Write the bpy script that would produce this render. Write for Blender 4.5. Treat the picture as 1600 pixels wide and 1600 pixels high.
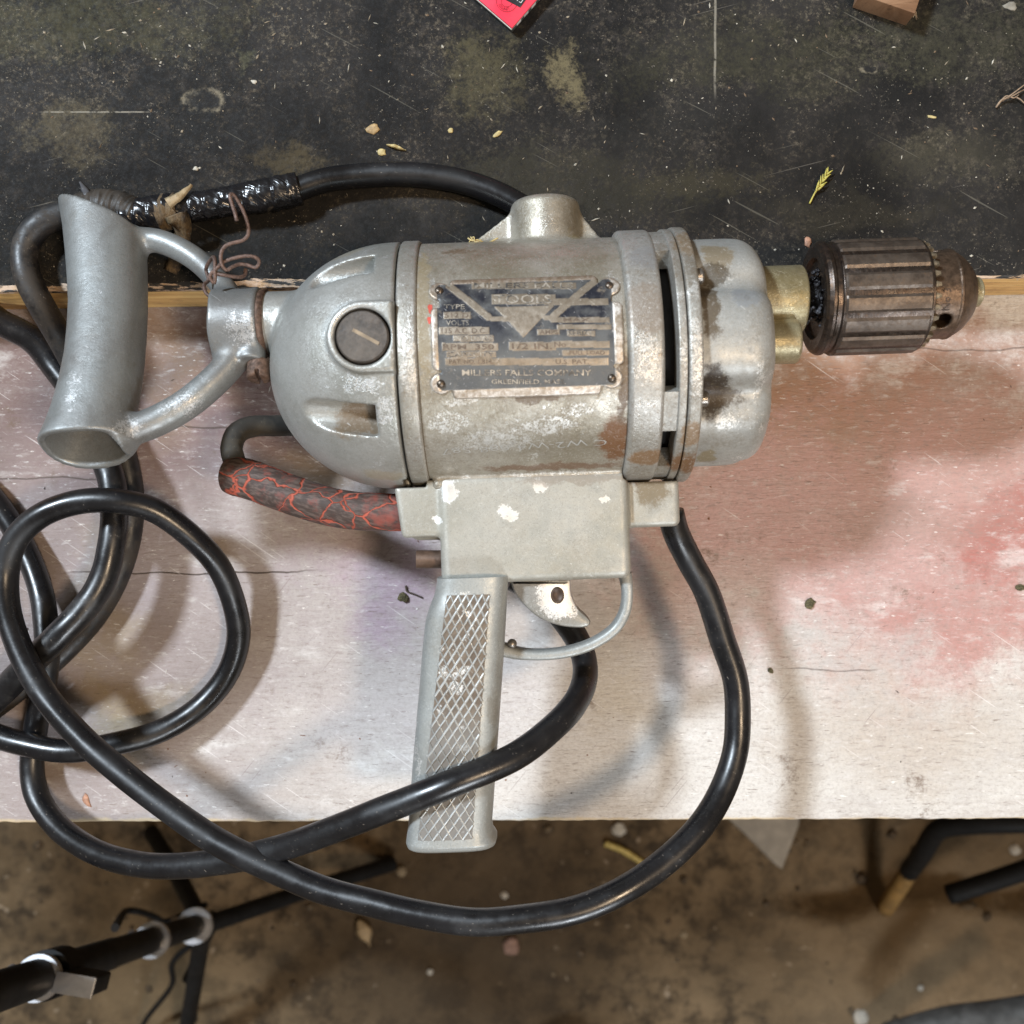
import bpy, bmesh, math, random
import numpy as np
from mathutils import Vector, Matrix, noise as mnoise

random.seed(4); RNG = np.random.default_rng(4)
for o in list(bpy.data.objects): bpy.data.objects.remove(o)
SC = bpy.context.scene
COL = SC.collection
R = math.radians
# ------------------------------------------------------------------ camera
H = 0.55            # camera height above the bench plank, metres
S = 0.34e-3         # metres per photo pixel (1600 px) at plank level
cam_d = bpy.data.cameras.new('camera'); cam = bpy.data.objects.new('camera', cam_d); COL.objects.link(cam)
cam.location = (0, 0, H); cam.rotation_euler = (0, 0, 0)
cam_d.sensor_width = 36; cam_d.lens = 36 * H / (1600 * S)
cam_d.clip_start = 0.01; cam_d.clip_end = 100
cam_d.dof.use_dof = True; cam_d.dof.focus_distance = 0.485; cam_d.dof.aperture_fstop = 10.0
SC.camera = cam
# ------------------------------------------------------------------ light of the shed
world = bpy.data.worlds.new('World'); SC.world = world; world.use_nodes = True
bg = world.node_tree.nodes['Background']; bg.inputs[0].default_value = (1.0, 0.82, 0.60, 1); bg.inputs[1].default_value = 0.15
def area(name, loc, target, sx, sy, watts, col):
    l = bpy.data.lights.new(name, 'AREA'); l.shape = 'RECTANGLE'; l.size = sx; l.size_y = sy; l.energy = watts; l.color = col
    o = bpy.data.objects.new(name, l); COL.objects.link(o); o.location = loc
    d = Vector(target) - Vector(loc); o.rotation_euler = d.to_track_quat('-Z', 'Y').to_euler(); return o
area('window_light', (-2.7, 1.8, 3.7), (0, 0, 0), 0.5, 0.5, 350, (0.78, 0.89, 1.0))
area('lamp_light', (0.8, -0.35, 2.0), (0.1, -0.05, 0), 0.25, 0.25, 21, (1.0, 0.75, 0.50))
area('doorway_light', (0.8, -2.1, 1.7), (0.1, -0.1, 0), 0.8, 0.6, 46, (0.88, 0.94, 1.0))
SC.view_settings.view_transform = 'Standard'; SC.view_settings.look = 'None'
SC.view_settings.exposure = 0.0; SC.view_settings.gamma = 1.0
SC.cycles.use_denoising = True
SC.cycles.max_bounces = 8

# ------------------------------------------------------------------ coordinates
def P(px, py, z=0.0):
    """world point (m) seen at photo pixel px,py at height z"""
    k = (H - z) / H
    return Vector(((px - 800) * S * k, (800 - py) * S * k, z))
# the drill's own frame, in millimetres: x along the motor, y away from the grip, z up from the plank
DO = Vector((5.8, 67.7)); DA = R(2.0); ZA = 82.0
def w2l(v):
    x, y = v[0] * 1000 - DO.x, v[1] * 1000 - DO.y
    c, s = math.cos(DA), math.sin(DA)
    return np.array((x * c + y * s, -x * s + y * c, v[2] * 1000))
CAML = w2l((0, 0, H))
def pd(px, py, z=ZA): return w2l(P(px, py, z / 1000))
def pray(px, py):
    d = w2l(P(px, py, 0)) - CAML
    return d / np.linalg.norm(d)
def hit_plane(px, py, p0, n):
    d = pray(px, py); t = np.dot(np.array(p0) - CAML, n) / np.dot(d, n)
    return CAML + d * t
def hit_cyl(px, py, r, yc=0.0):
    d = pray(px, py); o = CAML - np.array((0, yc, ZA))
    a = d[1] ** 2 + d[2] ** 2; b = 2 * (o[1] * d[1] + o[2] * d[2]); c = o[1] ** 2 + o[2] ** 2 - r * r
    D = b * b - 4 * a * c
    t = (-b - math.sqrt(max(D, 0))) / (2 * a)
    p = CAML + d * t
    return p, math.atan2(p[1] - yc, p[2] - ZA)   # angle from straight up towards +y

# ------------------------------------------------------------------ objects
def link(name, me, parent=None, loc=None):
    o = bpy.data.objects.new(name, me); COL.objects.link(o)
    if parent: o.parent = parent
    if loc is not None: o.location = loc
    return o
def tag(o, label=None, cat=None, group=None, kind=None):
    for k, v in (('label', label), ('category', cat), ('group', group), ('kind', kind)):
        if v: o[k] = v
    return o
def mk(name, verts, faces, m, parent=None, smooth=True, loc=None, mats=None, fm=None):
    me = bpy.data.meshes.new(name)
    me.from_pydata([tuple(v) for v in verts], [], [tuple(f) for f in faces])
    for x in (mats or [m]): me.materials.append(x)
    if fm is not None: me.polygons.foreach_set('material_index', fm)
    me.polygons.foreach_set('use_smooth', [smooth] * len(me.polygons))
    me.update()
    return link(name, me, parent, loc)
def autosmooth(o, deg=35):
    me = o.data; bm = bmesh.new(); bm.from_mesh(me)
    bmesh.ops.recalc_face_normals(bm, faces=bm.faces)
    for e in bm.edges:
        if len(e.link_faces) == 2 and e.calc_face_angle(0) > R(deg): e.smooth = False
    bm.to_mesh(me); bm.free(); return o
def mmv(vs): return [(v[0] / 1000, v[1] / 1000, v[2] / 1000) for v in vs]

# ------------------------------------------------------------------ materials
class NT:
    def __init__(s, name):
        s.m = bpy.data.materials.new(name); s.m.use_nodes = True; s.t = s.m.node_tree; s.n = s.t.nodes
        s.b = s.n['Principled BSDF']; s.tc = s.n.new('ShaderNodeTexCoord'); s.obj = s.tc.outputs['Object']
    def put(s, sock, v):
        if hasattr(v, 'is_output'): s.t.links.new(v, sock)
        elif isinstance(v, (tuple, list)):
            sock.default_value = tuple(v) + ((1,) if len(v) == 3 and len(sock.default_value) == 4 else ())
        else: sock.default_value = v
    def mapping(s, loc=(0, 0, 0), rot=(0, 0, 0), sc=(1, 1, 1), vec=None):
        if any(rot):        # turn first, then stretch, so that streaks really run at an angle
            r = s.n.new('ShaderNodeMapping'); s.put(r.inputs['Vector'], vec or s.obj); r.inputs['Rotation'].default_value = rot; vec = r.outputs[0]; rot = (0, 0, 0)
        n = s.n.new('ShaderNodeMapping'); s.put(n.inputs['Vector'], vec or s.obj)
        n.inputs['Location'].default_value = loc; n.inputs['Rotation'].default_value = rot; n.inputs['Scale'].default_value = sc
        return n.outputs[0]
    def noise(s, sc, det=4, ro=0.55, vec=None, dist=0, col=False):
        n = s.n.new('ShaderNodeTexNoise'); s.put(n.inputs['Vector'], vec or s.obj)
        n.inputs['Scale'].default_value = sc; n.inputs['Detail'].default_value = det; n.inputs['Roughness'].default_value = ro; n.inputs['Distortion'].default_value = dist
        return n.outputs['Color' if col else 'Fac']
    def vor(s, sc, feat='F1', vec=None, out='Distance', rnd=1):
        n = s.n.new('ShaderNodeTexVoronoi'); n.feature = feat; s.put(n.inputs['Vector'], vec or s.obj); n.inputs['Scale'].default_value = sc
        n.inputs['Randomness'].default_value = rnd
        return n.outputs[out]
    def ramp(s, fac, a, b, lo=0.0, hi=1.0):
        n = s.n.new('ShaderNodeMapRange'); n.interpolation_type = 'SMOOTHSTEP'; s.put(n.inputs['Value'], fac)
        n.inputs['From Min'].default_value = a; n.inputs['From Max'].default_value = b
        n.inputs['To Min'].default_value = lo; n.inputs['To Max'].default_value = hi
        return n.outputs[0]
    def math(s, op, a, b=0.0, c=None, clamp=False):
        n = s.n.new('ShaderNodeMath'); n.operation = op; n.use_clamp = clamp; s.put(n.inputs[0], a); s.put(n.inputs[1], b)
        if c is not None: s.put(n.inputs[2], c)
        return n.outputs[0]
    def mul(s, *a):
        r = a[0]
        for x in a[1:]: r = s.math('MULTIPLY', r, x)
        return r
    def mix(s, fac, a, b, mode='MIX'):
        n = s.n.new('ShaderNodeMix'); n.data_type = 'RGBA'; n.blend_type = mode
        s.put(n.inputs['Factor'], fac); s.put(n.inputs[6], a); s.put(n.inputs[7], b)
        return n.outputs[2]
    def mixf(s, fac, a, b):
        n = s.n.new('ShaderNodeMix'); n.data_type = 'FLOAT'; s.put(n.inputs['Factor'], fac); s.put(n.inputs[2], a); s.put(n.inputs[3], b)
        return n.outputs[0]
    def attr(s, name):
        n = s.n.new('ShaderNodeAttribute'); n.attribute_name = name; return n.outputs['Fac']
    def xyz(s, vec=None):
        n = s.n.new('ShaderNodeSeparateXYZ'); s.put(n.inputs[0], vec or s.obj); return n.outputs
    def warp(s, sc, amt, vec=None):
        """object coordinates pushed about by noise"""
        c = s.noise(sc, 3, 0.6, vec, col=True)
        n = s.n.new('ShaderNodeVectorMath'); n.operation = 'MULTIPLY_ADD'; s.put(n.inputs[0], c); n.inputs[1].default_value = (amt,) * 3; s.put(n.inputs[2], vec or s.obj)
        n2 = s.n.new('ShaderNodeVectorMath'); n2.operation = 'SUBTRACT'; s.put(n2.inputs[0], n.outputs[0]); n2.inputs[1].default_value = (amt / 2,) * 3
        return n2.outputs[0]
    def spot(s, c, rx, ry, rz, soft=0.5, vec=None):
        """1 inside an ellipsoid, fading to 0"""
        m = s.mapping((-c[0] / rx, -c[1] / ry, -c[2] / rz), (0, 0, 0), (1 / rx, 1 / ry, 1 / rz), vec)
        n = s.n.new('ShaderNodeVectorMath'); n.operation = 'LENGTH'; s.put(n.inputs[0], m)
        return s.ramp(n.outputs['Value'], 1 - soft, 1 + soft * 0.4, 1, 0)
    def bump(s, h, st, d=0.001, nrm=None):
        n = s.n.new('ShaderNodeBump'); n.inputs['Strength'].default_value = st; n.inputs['Distance'].default_value = d; s.put(n.inputs['Height'], h)
        if nrm: s.put(n.inputs['Normal'], nrm)
        return n.outputs[0]
    def out(s, col, rough, metal=0.0, nrm=None, spec=None, coat=None):
        s.put(s.b.inputs['Base Color'], col); s.put(s.b.inputs['Roughness'], rough); s.put(s.b.inputs['Metallic'], metal)
        if nrm: s.put(s.b.inputs['Normal'], nrm)
        if spec is not None: s.put(s.b.inputs['Specular IOR Level'], spec)
        if coat: s.put(s.b.inputs['Coat Weight'], coat); s.b.inputs['Coat Roughness'].default_value = 0.25
        return s.m

GRIME = (0.13, 0.085, 0.045); RUST = (0.16, 0.07, 0.032)
def cast_metal(name, base, alt, bare=(0.66, 0.65, 0.62), chip=0.60, grime=0.5, metal=0.45, rough=0.42, spots=(), barespots=(), pit=0.5, speck=0.5, solid=False, mcol=None):
    """weathered silver paint on cast aluminium: blotches, bare chips, grime, fine pitting"""
    t = NT(name)
    big = t.noise(28, 5, 0.6); mid = t.noise(110, 6, 0.65); fine = t.noise(900, 4, 0.7); wv = t.warp(140, 0.010)
    c = t.mix(t.ramp(big, 0.38, 0.66), base, alt)
    c = t.mix(t.ramp(mid, 0.40, 0.75, 0, 0.45), c, tuple(x * 0.72 for x in base))
    g = t.ramp(t.math('ADD', t.noise(45, 8, 0.75), t.math('MULTIPLY', fine, 0.35)), 0.66, 0.90, 0, grime)
    c = t.mix(g, c, (0.17, 0.135, 0.09)); c = t.mix(t.ramp(t.noise(1700, 3, 0.75), 0.52, 0.70, 0, 0.55), c, tuple(x * 0.42 for x in base))
    ch = t.ramp(t.math('ADD', t.noise(75, 9, 0.72, dist=0.6), t.math('MULTIPLY', t.math('SUBTRACT', t.noise(900, 4, 0.7), 0.5), 0.35)), chip, chip + 0.07)
    sp = t.ramp(t.noise(1300, 3, 0.8), 0.56, 0.68, 0, speck)
    ch = t.math('MAXIMUM', ch, t.mul(sp, t.ramp(t.noise(60, 4, 0.6), 0.38, 0.60)))
    for (cc, rx, ry, rz) in barespots:
        m = t.spot(cc, rx, ry, rz, 0.6, wv)
        nb = t.math('ADD', t.math('MULTIPLY', t.noise(330, 6, 0.75), 0.75), t.math('MULTIPLY', t.noise(1250, 3, 0.7), 0.75)); ch = t.math('MAXIMUM', ch, t.ramp(t.math('ADD', t.math('MULTIPLY', m, 0.55 if solid else 0.36), nb), *((1.05, 1.20, 0, 1) if solid else (1.04, 1.16, 0, 0.85))))
    c = t.mix(ch, c, bare)
    gm = None
    for (cc, rx, ry, rz, colr, st) in spots:
        m = t.spot(cc, rx, ry, rz, 0.75, wv)
        k = t.ramp(t.math('ADD', t.math('MULTIPLY', m, 1.35), t.math('MULTIPLY', t.math('SUBTRACT', t.math('ADD', t.math('MULTIPLY', t.noise(300, 8, 0.8), 0.6), t.math('MULTIPLY', t.noise(1100, 3, 0.7), 0.4)), 0.5), 2.2)), 0.22, 0.95, 0, st)
        c = t.mix(k, c, colr); gm = k if gm is None else t.math('MAXIMUM', gm, k)
    # scratches
    sv = t.mapping(rot=(0.2, 0.4, 0.7), sc=(60, 900, 900)); sc = t.ramp(t.noise(1.0, 2, 0.5, sv), 0.70, 0.74, 0, 0.5)
    c = t.mix(t.mul(sc, t.ramp(big, 0.4, 0.6)), c, bare)
    metalv = t.mixf(ch, metal, 0.8)
    if gm is not None: metalv = t.math('SUBTRACT', metalv, t.math('MULTIPLY', gm, 0.45), clamp=True)
    rg = t.math('ADD', t.ramp(mid, 0.3, 0.7, rough - 0.08, rough + 0.14), t.math('MULTIPLY', g, 0.25))
    mott = t.noise(620, 4, 0.75, dist=0.8); c = t.mix(t.ramp(mott, 0.52, 0.68, 0, (0.10 + 0.55 * speck) if mcol else (0.05 + 0.22 * speck)), c, mcol or tuple(x * 0.55 for x in base)); c = t.mix(t.ramp(mott, 0.46, 0.34, 0, 0.04 + 0.32 * speck), c, bare)
    h = t.math('ADD', t.math('MULTIPLY', mott, 0.25 + 0.5 * speck), t.math('ADD', t.math('MULTIPLY', mid, 0.6), t.math('MULTIPLY', ch, -0.18)))
    return t.out(c, rg, metalv, t.bump(h, pit, 0.0006))
def simple(name, col, rough=0.5, metal=0.0, var=0.25, sc=200, bumpst=0.2, spec=None, tint=None):
    t = NT(name); n = t.noise(sc, 6, 0.65); n2 = t.noise(sc * 0.2, 4, 0.6)
    c = t.mix(t.ramp(n, 0.35, 0.7), tuple(x * (1 - var) for x in col), tuple(min(1, x * (1 + var)) for x in col))
    c = t.mix(t.ramp(n2, 0.45, 0.7, 0, 0.5), c, tint or tuple(x * 0.7 for x in col))
    return t.out(c, t.ramp(n2, 0.3, 0.7, max(0.05, rough - 0.08), rough + 0.1), metal, t.bump(n, bumpst, 0.0008), spec)
def rubber(name, col=(0.0055, 0.0055, 0.0065), rough=0.29, dust=0.2, dcol=(0.06, 0.053, 0.046), dth=0.64):
    t = NT(name); n = t.noise(60, 7, 0.7); f = t.noise(700, 3, 0.7); str_ = t.noise(35, 5, 0.6)
    d = t.ramp(t.math('ADD', n, t.math('MULTIPLY', f, 0.25)), dth + 0.08, dth + 0.30, 0, dust)
    c = t.mix(t.ramp(str_, 0.4, 0.7), col, tuple(x * 1.7 for x in col)); c = t.mix(d, c, dcol)
    sp = t.ramp(t.noise(1, 3, 0.65, t.mapping(rot=(0, 0, 0.7), sc=(600, 900, 800))), 0.655, 0.70, 0, 0.6); c = t.mix(t.mul(sp, t.ramp(n, 0.38, 0.60)), c, (0.24, 0.21, 0.18))
    return t.out(c, t.math('ADD', t.math('ADD', t.ramp(n, 0.35, 0.7, rough - 0.05, rough + 0.10), t.ramp(t.noise(22, 5, 0.65), 0.45, 0.68, 0, 0.22)), t.math('MULTIPLY', d, 0.4)), 0, t.bump(t.math('ADD', t.math('MULTIPLY', f, 0.12), t.math('MULTIPLY', str_, 1.5)), 0.16, 0.0008), 0.6)

# ------------------------------------------------------------------ mesh tools
def resample(pts, n):
    """Catmull-Rom through pts, n samples evenly by length"""
    p = np.array(pts, float); q = np.vstack([2 * p[0] - p[1], p, 2 * p[-1] - p[-2]]); out = []
    for i in range(len(p) - 1):
        a, b, c, d = q[i:i + 4]
        for u in np.linspace(0, 1, 24, endpoint=False):
            out.append(0.5 * (2 * b + (c - a) * u + (2 * a - 5 * b + 4 * c - d) * u * u + (3 * b - a - 3 * c + d) * u ** 3))
    out.append(p[-1]); out = np.array(out)
    L = np.concatenate([[0], np.cumsum(np.linalg.norm(np.diff(out, axis=0), axis=1))])
    s = np.linspace(0, L[-1], n)
    return np.stack([np.interp(s, L, out[:, k]) for k in range(p.shape[1])], 1), L[-1]
def tube(pts, rad, n=None, seg=20, cap=True, wob=None, step=0.0025):
    """pts 3 columns; rad number or function of 0..1; returns verts, faces"""
    if n is None:
        _, L = resample(pts, 4); n = max(6, int(L / step))
    c, L = resample(pts, n); T = np.gradient(c, axis=0); T /= np.linalg.norm(T, axis=1)[:, None]
    u = np.cross(T[0], (0.13, 0.21, 0.97)); u /= np.linalg.norm(u); V = []; F = []
    for i in range(n):
        u = u - T[i] * np.dot(u, T[i]); u /= np.linalg.norm(u); w = np.cross(T[i], u); r = rad(i / (n - 1)) if callable(rad) else rad
        for j in range(seg):
            a = 2 * math.pi * j / seg; rr = r * (1 + (wob(i / (n - 1), a) if wob else 0))
            V.append(c[i] + (u * math.cos(a) + w * math.sin(a)) * rr)
    for i in range(n - 1):
        for j in range(seg):
            k = (j + 1) % seg; F.append((i * seg + j, i * seg + k, (i + 1) * seg + k, (i + 1) * seg + j))
    if cap: F.append(tuple(range(seg))[::-1]); F.append(tuple((n - 1) * seg + j for j in range(seg)))
    return V, F
def sweep(pts, secf, up, n=60, seg=24, cap=True):
    """section secf(t) -> (half width, half height, exponent) swept along pts with fixed up"""
    c, L = resample(pts, n); T = np.gradient(c, axis=0); T /= np.linalg.norm(T, axis=1)[:, None]; V = []; F = []
    up = np.array(up, float)
    for i in range(n):
        s = np.cross(up, T[i]); s /= np.linalg.norm(s); w = np.cross(T[i], s); a, b, e = secf(i / (n - 1))
        for j in range(seg):
            th = 2 * math.pi * j / seg; ct, st = math.cos(th), math.sin(th)
            V.append(c[i] + s * a * math.copysign(abs(ct) ** (2 / e), ct) + w * b * math.copysign(abs(st) ** (2 / e), st))
    for i in range(n - 1):
        for j in range(seg):
            k = (j + 1) % seg; F.append((i * seg + j, i * seg + k, (i + 1) * seg + k, (i + 1) * seg + j))
    if cap: F.append(tuple(range(seg))[::-1]); F.append(tuple((n - 1) * seg + j for j in range(seg)))
    return V, F
def lathe(prof, c, axis='x', seg=96, rmod=None):
    """prof list of (along, radius) about an axis through c"""
    V = []; F = []; n = len(prof)
    for i, (a, r) in enumerate(prof):
        for j in range(seg):
            th = 2 * math.pi * j / seg; rr = r * (rmod(a, r, th) if rmod else 1)
            u, w = rr * math.sin(th), rr * math.cos(th)
            V.append((c[0] + a, c[1] + u, c[2] + w) if axis == 'x' else (c[0] + u, c[1] + a, c[2] + w) if axis == 'y' else (c[0] + u, c[1] + w, c[2] + a))
    for i in range(n - 1):
        for j in range(seg):
            k = (j + 1) % seg; F.append((i * seg + j, (i + 1) * seg + j, (i + 1) * seg + k, i * seg + k))
    F.append(tuple(range(seg))); F.append(tuple((n - 1) * seg + j for j in range(seg))[::-1])
    return V, F
def extrude(poly, z0, z1, bev=0.0):
    """poly of (x,y) counterclockwise; rounded top and bottom edge"""
    p = np.array(poly, float); n = len(p); e1 = p - np.roll(p, 1, 0); e2 = np.roll(p, -1, 0) - p
    n1 = np.stack([-e1[:, 1], e1[:, 0]], 1); n2 = np.stack([-e2[:, 1], e2[:, 0]], 1)
    nn = n1 / np.linalg.norm(n1, axis=1)[:, None] + n2 / np.linalg.norm(n2, axis=1)[:, None]; nn /= np.maximum(np.linalg.norm(nn, axis=1)[:, None], 1e-9)
    rings = [(0, z0)] if not bev else [(bev, z0), (bev * .3, z0 + bev * .3), (0, z0 + bev)]
    rings += [(0, z1)] if not bev else [(0, z1 - bev), (bev * .3, z1 - bev * .3), (bev, z1)]
    V = []; F = []
    for d, z in rings:
        for q, m in zip(p, nn): V.append((q[0] + m[0] * d, q[1] + m[1] * d, z))
    for i in range(len(rings) - 1):
        for j in range(n):
            k = (j + 1) % n; F.append((i * n + j, i * n + k, (i + 1) * n + k, (i + 1) * n + j))
    F.append(tuple(range(n))[::-1]); F.append(tuple((len(rings) - 1) * n + j for j in range(n)))
    return V, F
# ---- signed distance fields (castings with real fillets), meshed with surface nets
def nets(fn, lo, hi, h):
    lo = np.array(lo, float); hi = np.array(hi, float); N = np.ceil((hi - lo) / h).astype(int) + 1
    ax = [lo[k] + h * np.arange(N[k]) for k in range(3)]
    X, Y, Z = np.meshgrid(*[a.astype(np.float32) for a in ax], indexing='ij')
    f = fn(X, Y, Z).astype(np.float32); s = f < 0
    C = [(i, j, k) for i in (0, 1) for j in (0, 1) for k in (0, 1)]
    sl = lambda a, c: a[c[0]:a.shape[0] - 1 + c[0], c[1]:a.shape[1] - 1 + c[1], c[2]:a.shape[2] - 1 + c[2]]
    cnt = sum(sl(s, c).astype(np.int8) for c in C); act = (cnt > 0) & (cnt < 8)
    idx = np.argwhere(act); vals = np.stack([f[idx[:, 0] + c[0], idx[:, 1] + c[1], idx[:, 2] + c[2]] for c in C], 1)
    acc = np.zeros((len(idx), 3)); w = np.zeros(len(idx))
    for a in range(8):
        for b in range(a + 1, 8):
            ca, cb = np.array(C[a]), np.array(C[b])
            if np.abs(ca - cb).sum() != 1: continue
            va, vb = vals[:, a], vals[:, b]; m = (va < 0) != (vb < 0)
            t = np.where(m, va / np.where(m, va - vb, 1), 0)
            acc += np.where(m[:, None], ca + t[:, None] * (cb - ca), 0); w += m
    V = lo + h * (idx + acc / w[:, None])
    gid = np.full(act.shape, -1, np.int64); gid[act] = np.arange(len(idx)); F = []
    for axis in range(3):
        a = [slice(None)] * 3; b = [slice(None)] * 3; a[axis] = slice(0, -1); b[axis] = slice(1, None)
        sa, sb = s[tuple(a)], s[tuple(b)]; e = np.argwhere(sa != sb)
        o1, o2 = [k for k in range(3) if k != axis]; ok = (e[:, o1] > 0) & (e[:, o2] > 0) & (e[:, o1] < s.shape[o1] - 1) & (e[:, o2] < s.shape[o2] - 1); e = e[ok]
        ins = s[e[:, 0], e[:, 1], e[:, 2]]; q = []
        for d1, d2 in ((1, 1), (0, 1), (0, 0), (1, 0)):
            c = e.copy(); c[:, o1] -= d1; c[:, o2] -= d2; q.append(gid[c[:, 0], c[:, 1], c[:, 2]])
        q = np.stack(q, 1); flip = ins if axis != 1 else ~ins
        q[~flip] = q[~flip][:, ::-1]; F.append(q)
    return V, np.concatenate(F)
def casting(name, fn, lo, hi, h, m, parent):
    V, F = nets(fn, lo, hi, h)
    me = bpy.data.meshes.new(name); V = V / 1000
    me.vertices.add(len(V)); me.vertices.foreach_set('co', V.ravel().astype(np.float32))
    me.loops.add(F.size); me.loops.foreach_set('vertex_index', F.ravel().astype(np.int32))
    me.polygons.add(len(F)); me.polygons.foreach_set('loop_start', np.arange(0, F.size, 4, dtype=np.int32)); me.polygons.foreach_set('loop_total', np.full(len(F), 4, np.int32))
    me.update(calc_edges=True); me.validate(); me.materials.append(m); me.polygons.foreach_set('use_smooth', [True] * len(me.polygons))
    return link(name, me, parent)
def smin(a, b, k):
    h = np.clip(0.5 + 0.5 * (b - a) / k, 0, 1); return b * (1 - h) + a * h - k * h * (1 - h)
def smax(a, b, k): return -smin(-a, -b, k)
def dcyl(u, w, a, r, a0, a1, rd=1.0):
    """cylinder radius r between a0 and a1 along coordinate a, rounded edge rd"""
    q = np.sqrt(u * u + w * w) - r + rd; c = (a0 + a1) / 2; l = (a1 - a0) / 2 - rd; d = np.abs(a - c) - l
    return np.minimum(np.maximum(q, d), 0) + np.sqrt(np.maximum(q, 0) ** 2 + np.maximum(d, 0) ** 2) - rd
def dbox(X, Y, Z, c, hs, rd):
    q = [np.abs(v - c[i]) - hs[i] + rd for i, v in enumerate((X, Y, Z))]
    return np.sqrt(sum(np.maximum(v, 0) ** 2 for v in q)) + np.minimum(np.maximum(np.maximum(q[0], q[1]), q[2]), 0) - rd
def dcap(X, Y, Z, a, b, ra, rb=None):
    rb = ra if rb is None else rb; a = np.array(a, float); d = np.array(b, float) - a
    t = np.clip(((X - a[0]) * d[0] + (Y - a[1]) * d[1] + (Z - a[2]) * d[2]) / np.dot(d, d), 0, 1)
    return np.sqrt((X - a[0] - t * d[0]) ** 2 + (Y - a[1] - t * d[1]) ** 2 + (Z - a[2] - t * d[2]) ** 2) - (ra + t * (rb - ra))
def text_mesh(body, size, align='LEFT', extr=0.0, weight=0.0):
    """2-D glyph mesh as (verts, faces), size = cap height"""
    cu = bpy.data.curves.new('txt', 'FONT'); cu.body = body; cu.size = size / 0.70; cu.align_x = align; cu.resolution_u = 2; cu.offset = weight
    o = bpy.data.objects.new('txt', cu); COL.objects.link(o); dg = bpy.context.evaluated_depsgraph_get(); dg.update()
    me = bpy.data.meshes.new_from_object(o.evaluated_get(dg)); V = [tuple(v.co) for v in me.vertices]; F = [tuple(p.vertices) for p in me.polygons]
    bpy.data.objects.remove(o); bpy.data.curves.remove(cu); bpy.data.meshes.remove(me)
    return V, F
# ================================================================== SETTING: floor, bench
FZ = -0.85
def px_floor(px, py, z=FZ): return P(px, py, z)
t = NT('dirt_floor')
n1 = t.noise(5, 6, 0.6); n2 = t.noise(28, 8, 0.7); n3 = t.noise(160, 4, 0.7)
c = t.mix(t.ramp(n1, 0.35, 0.65), (0.078, 0.051, 0.026), (0.165, 0.112, 0.062))
c = t.mix(t.ramp(n2, 0.42, 0.64, 0, 0.9), c, (0.028, 0.019, 0.011))
c = t.mix(t.ramp(n3, 0.55, 0.75, 0, 0.55), c, (0.15, 0.108, 0.063))
c = t.mix(t.ramp(t.noise(60, 2, 0.4), 0.70, 0.74, 0, 0.6), c, (0.30, 0.23, 0.16))
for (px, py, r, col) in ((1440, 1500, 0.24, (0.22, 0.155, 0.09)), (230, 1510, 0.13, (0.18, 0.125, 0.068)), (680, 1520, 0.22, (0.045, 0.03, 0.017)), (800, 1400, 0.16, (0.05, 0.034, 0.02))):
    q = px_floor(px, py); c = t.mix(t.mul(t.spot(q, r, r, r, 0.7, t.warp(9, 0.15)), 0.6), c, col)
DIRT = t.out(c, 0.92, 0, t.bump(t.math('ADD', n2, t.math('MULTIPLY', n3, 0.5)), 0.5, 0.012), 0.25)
def ground_h(x, y):
    h = 0.020 * mnoise.noise((x * 3, y * 3, 0)) + 0.012 * mnoise.noise((x * 9, y * 9, 3)) + 0.006 * mnoise.noise((x * 26, y * 26, 7))
    e = px_floor(1400, 1425).y
    if x > 0.33:      # a trampled lip with lower, stonier earth towards the bench
        k = min(1, (x - 0.33) / 0.08); d = (y - e - 0.02 * mnoise.noise((x * 8, 1, 2))) / 0.018
        h -= 0.045 * k * min(1, max(0, d))
    return h
def grid_axis():
    a = np.concatenate([np.linspace(-6, -0.95, 20)[:-1], np.linspace(-0.95, 0.95, 150), np.linspace(0.95, 6, 20)[1:]]); return a
gx = grid_axis(); gy = np.concatenate([np.linspace(-6, -1.0, 18)[:-1], np.linspace(-1.0, -0.25, 80), np.linspace(-0.25, 6, 30)[1:]])
V = [(x, y, FZ + ground_h(x, y)) for y in gy for x in gx]; nx = len(gx)
F = [(j * nx + i, j * nx + i + 1, (j + 1) * nx + i + 1, (j + 1) * nx + i) for j in range(len(gy) - 1) for i in range(nx - 1)]
tag(mk('floor', V, F, DIRT), 'trampled brown earth floor strewn with crumbs of stone', None, None, 'structure')

# --- whitewashed plank
t = NT('whitewashed_plank')
gr = t.noise(1, 6, 0.62, t.mapping(sc=(10, 210, 60)), 0.3); gr2 = t.noise(1, 7, 0.7, t.mapping(sc=(45, 600, 200)), 0.2)
big = t.noise(7, 6, 0.62); mid = t.noise(40, 7, 0.7); fin = t.noise(500, 5, 0.75); fl = t.noise(1, 3, 0.6, t.mapping(sc=(130, 900, 300)))
x_, y_, z_ = t.xyz()
c = t.mix(t.ramp(big, 0.38, 0.62), (0.62, 0.585, 0.54), (0.45, 0.41, 0.385))
c = t.mix(t.ramp(mid, 0.45, 0.72, 0, 0.6), c, (0.68, 0.65, 0.62))
c = t.mix(t.ramp(t.math('ADD', x_, t.math('MULTIPLY', t.noise(4, 3), 0.2)), -0.16, 0.10, 0.92, 0), c, (0.345, 0.295, 0.285))  # darkens the plank towards the left: dimmer light put into the colour
wr = t.warp(14, 0.09)
SN = t.math('ADD', t.math('ADD', t.math('MULTIPLY', mid, 0.45), t.math('MULTIPLY', t.noise(150, 6, 0.75), 0.35)), t.math('ADD', t.math('MULTIPLY', gr2, 0.08), t.math('MULTIPLY', fin, 0.12)))
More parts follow.
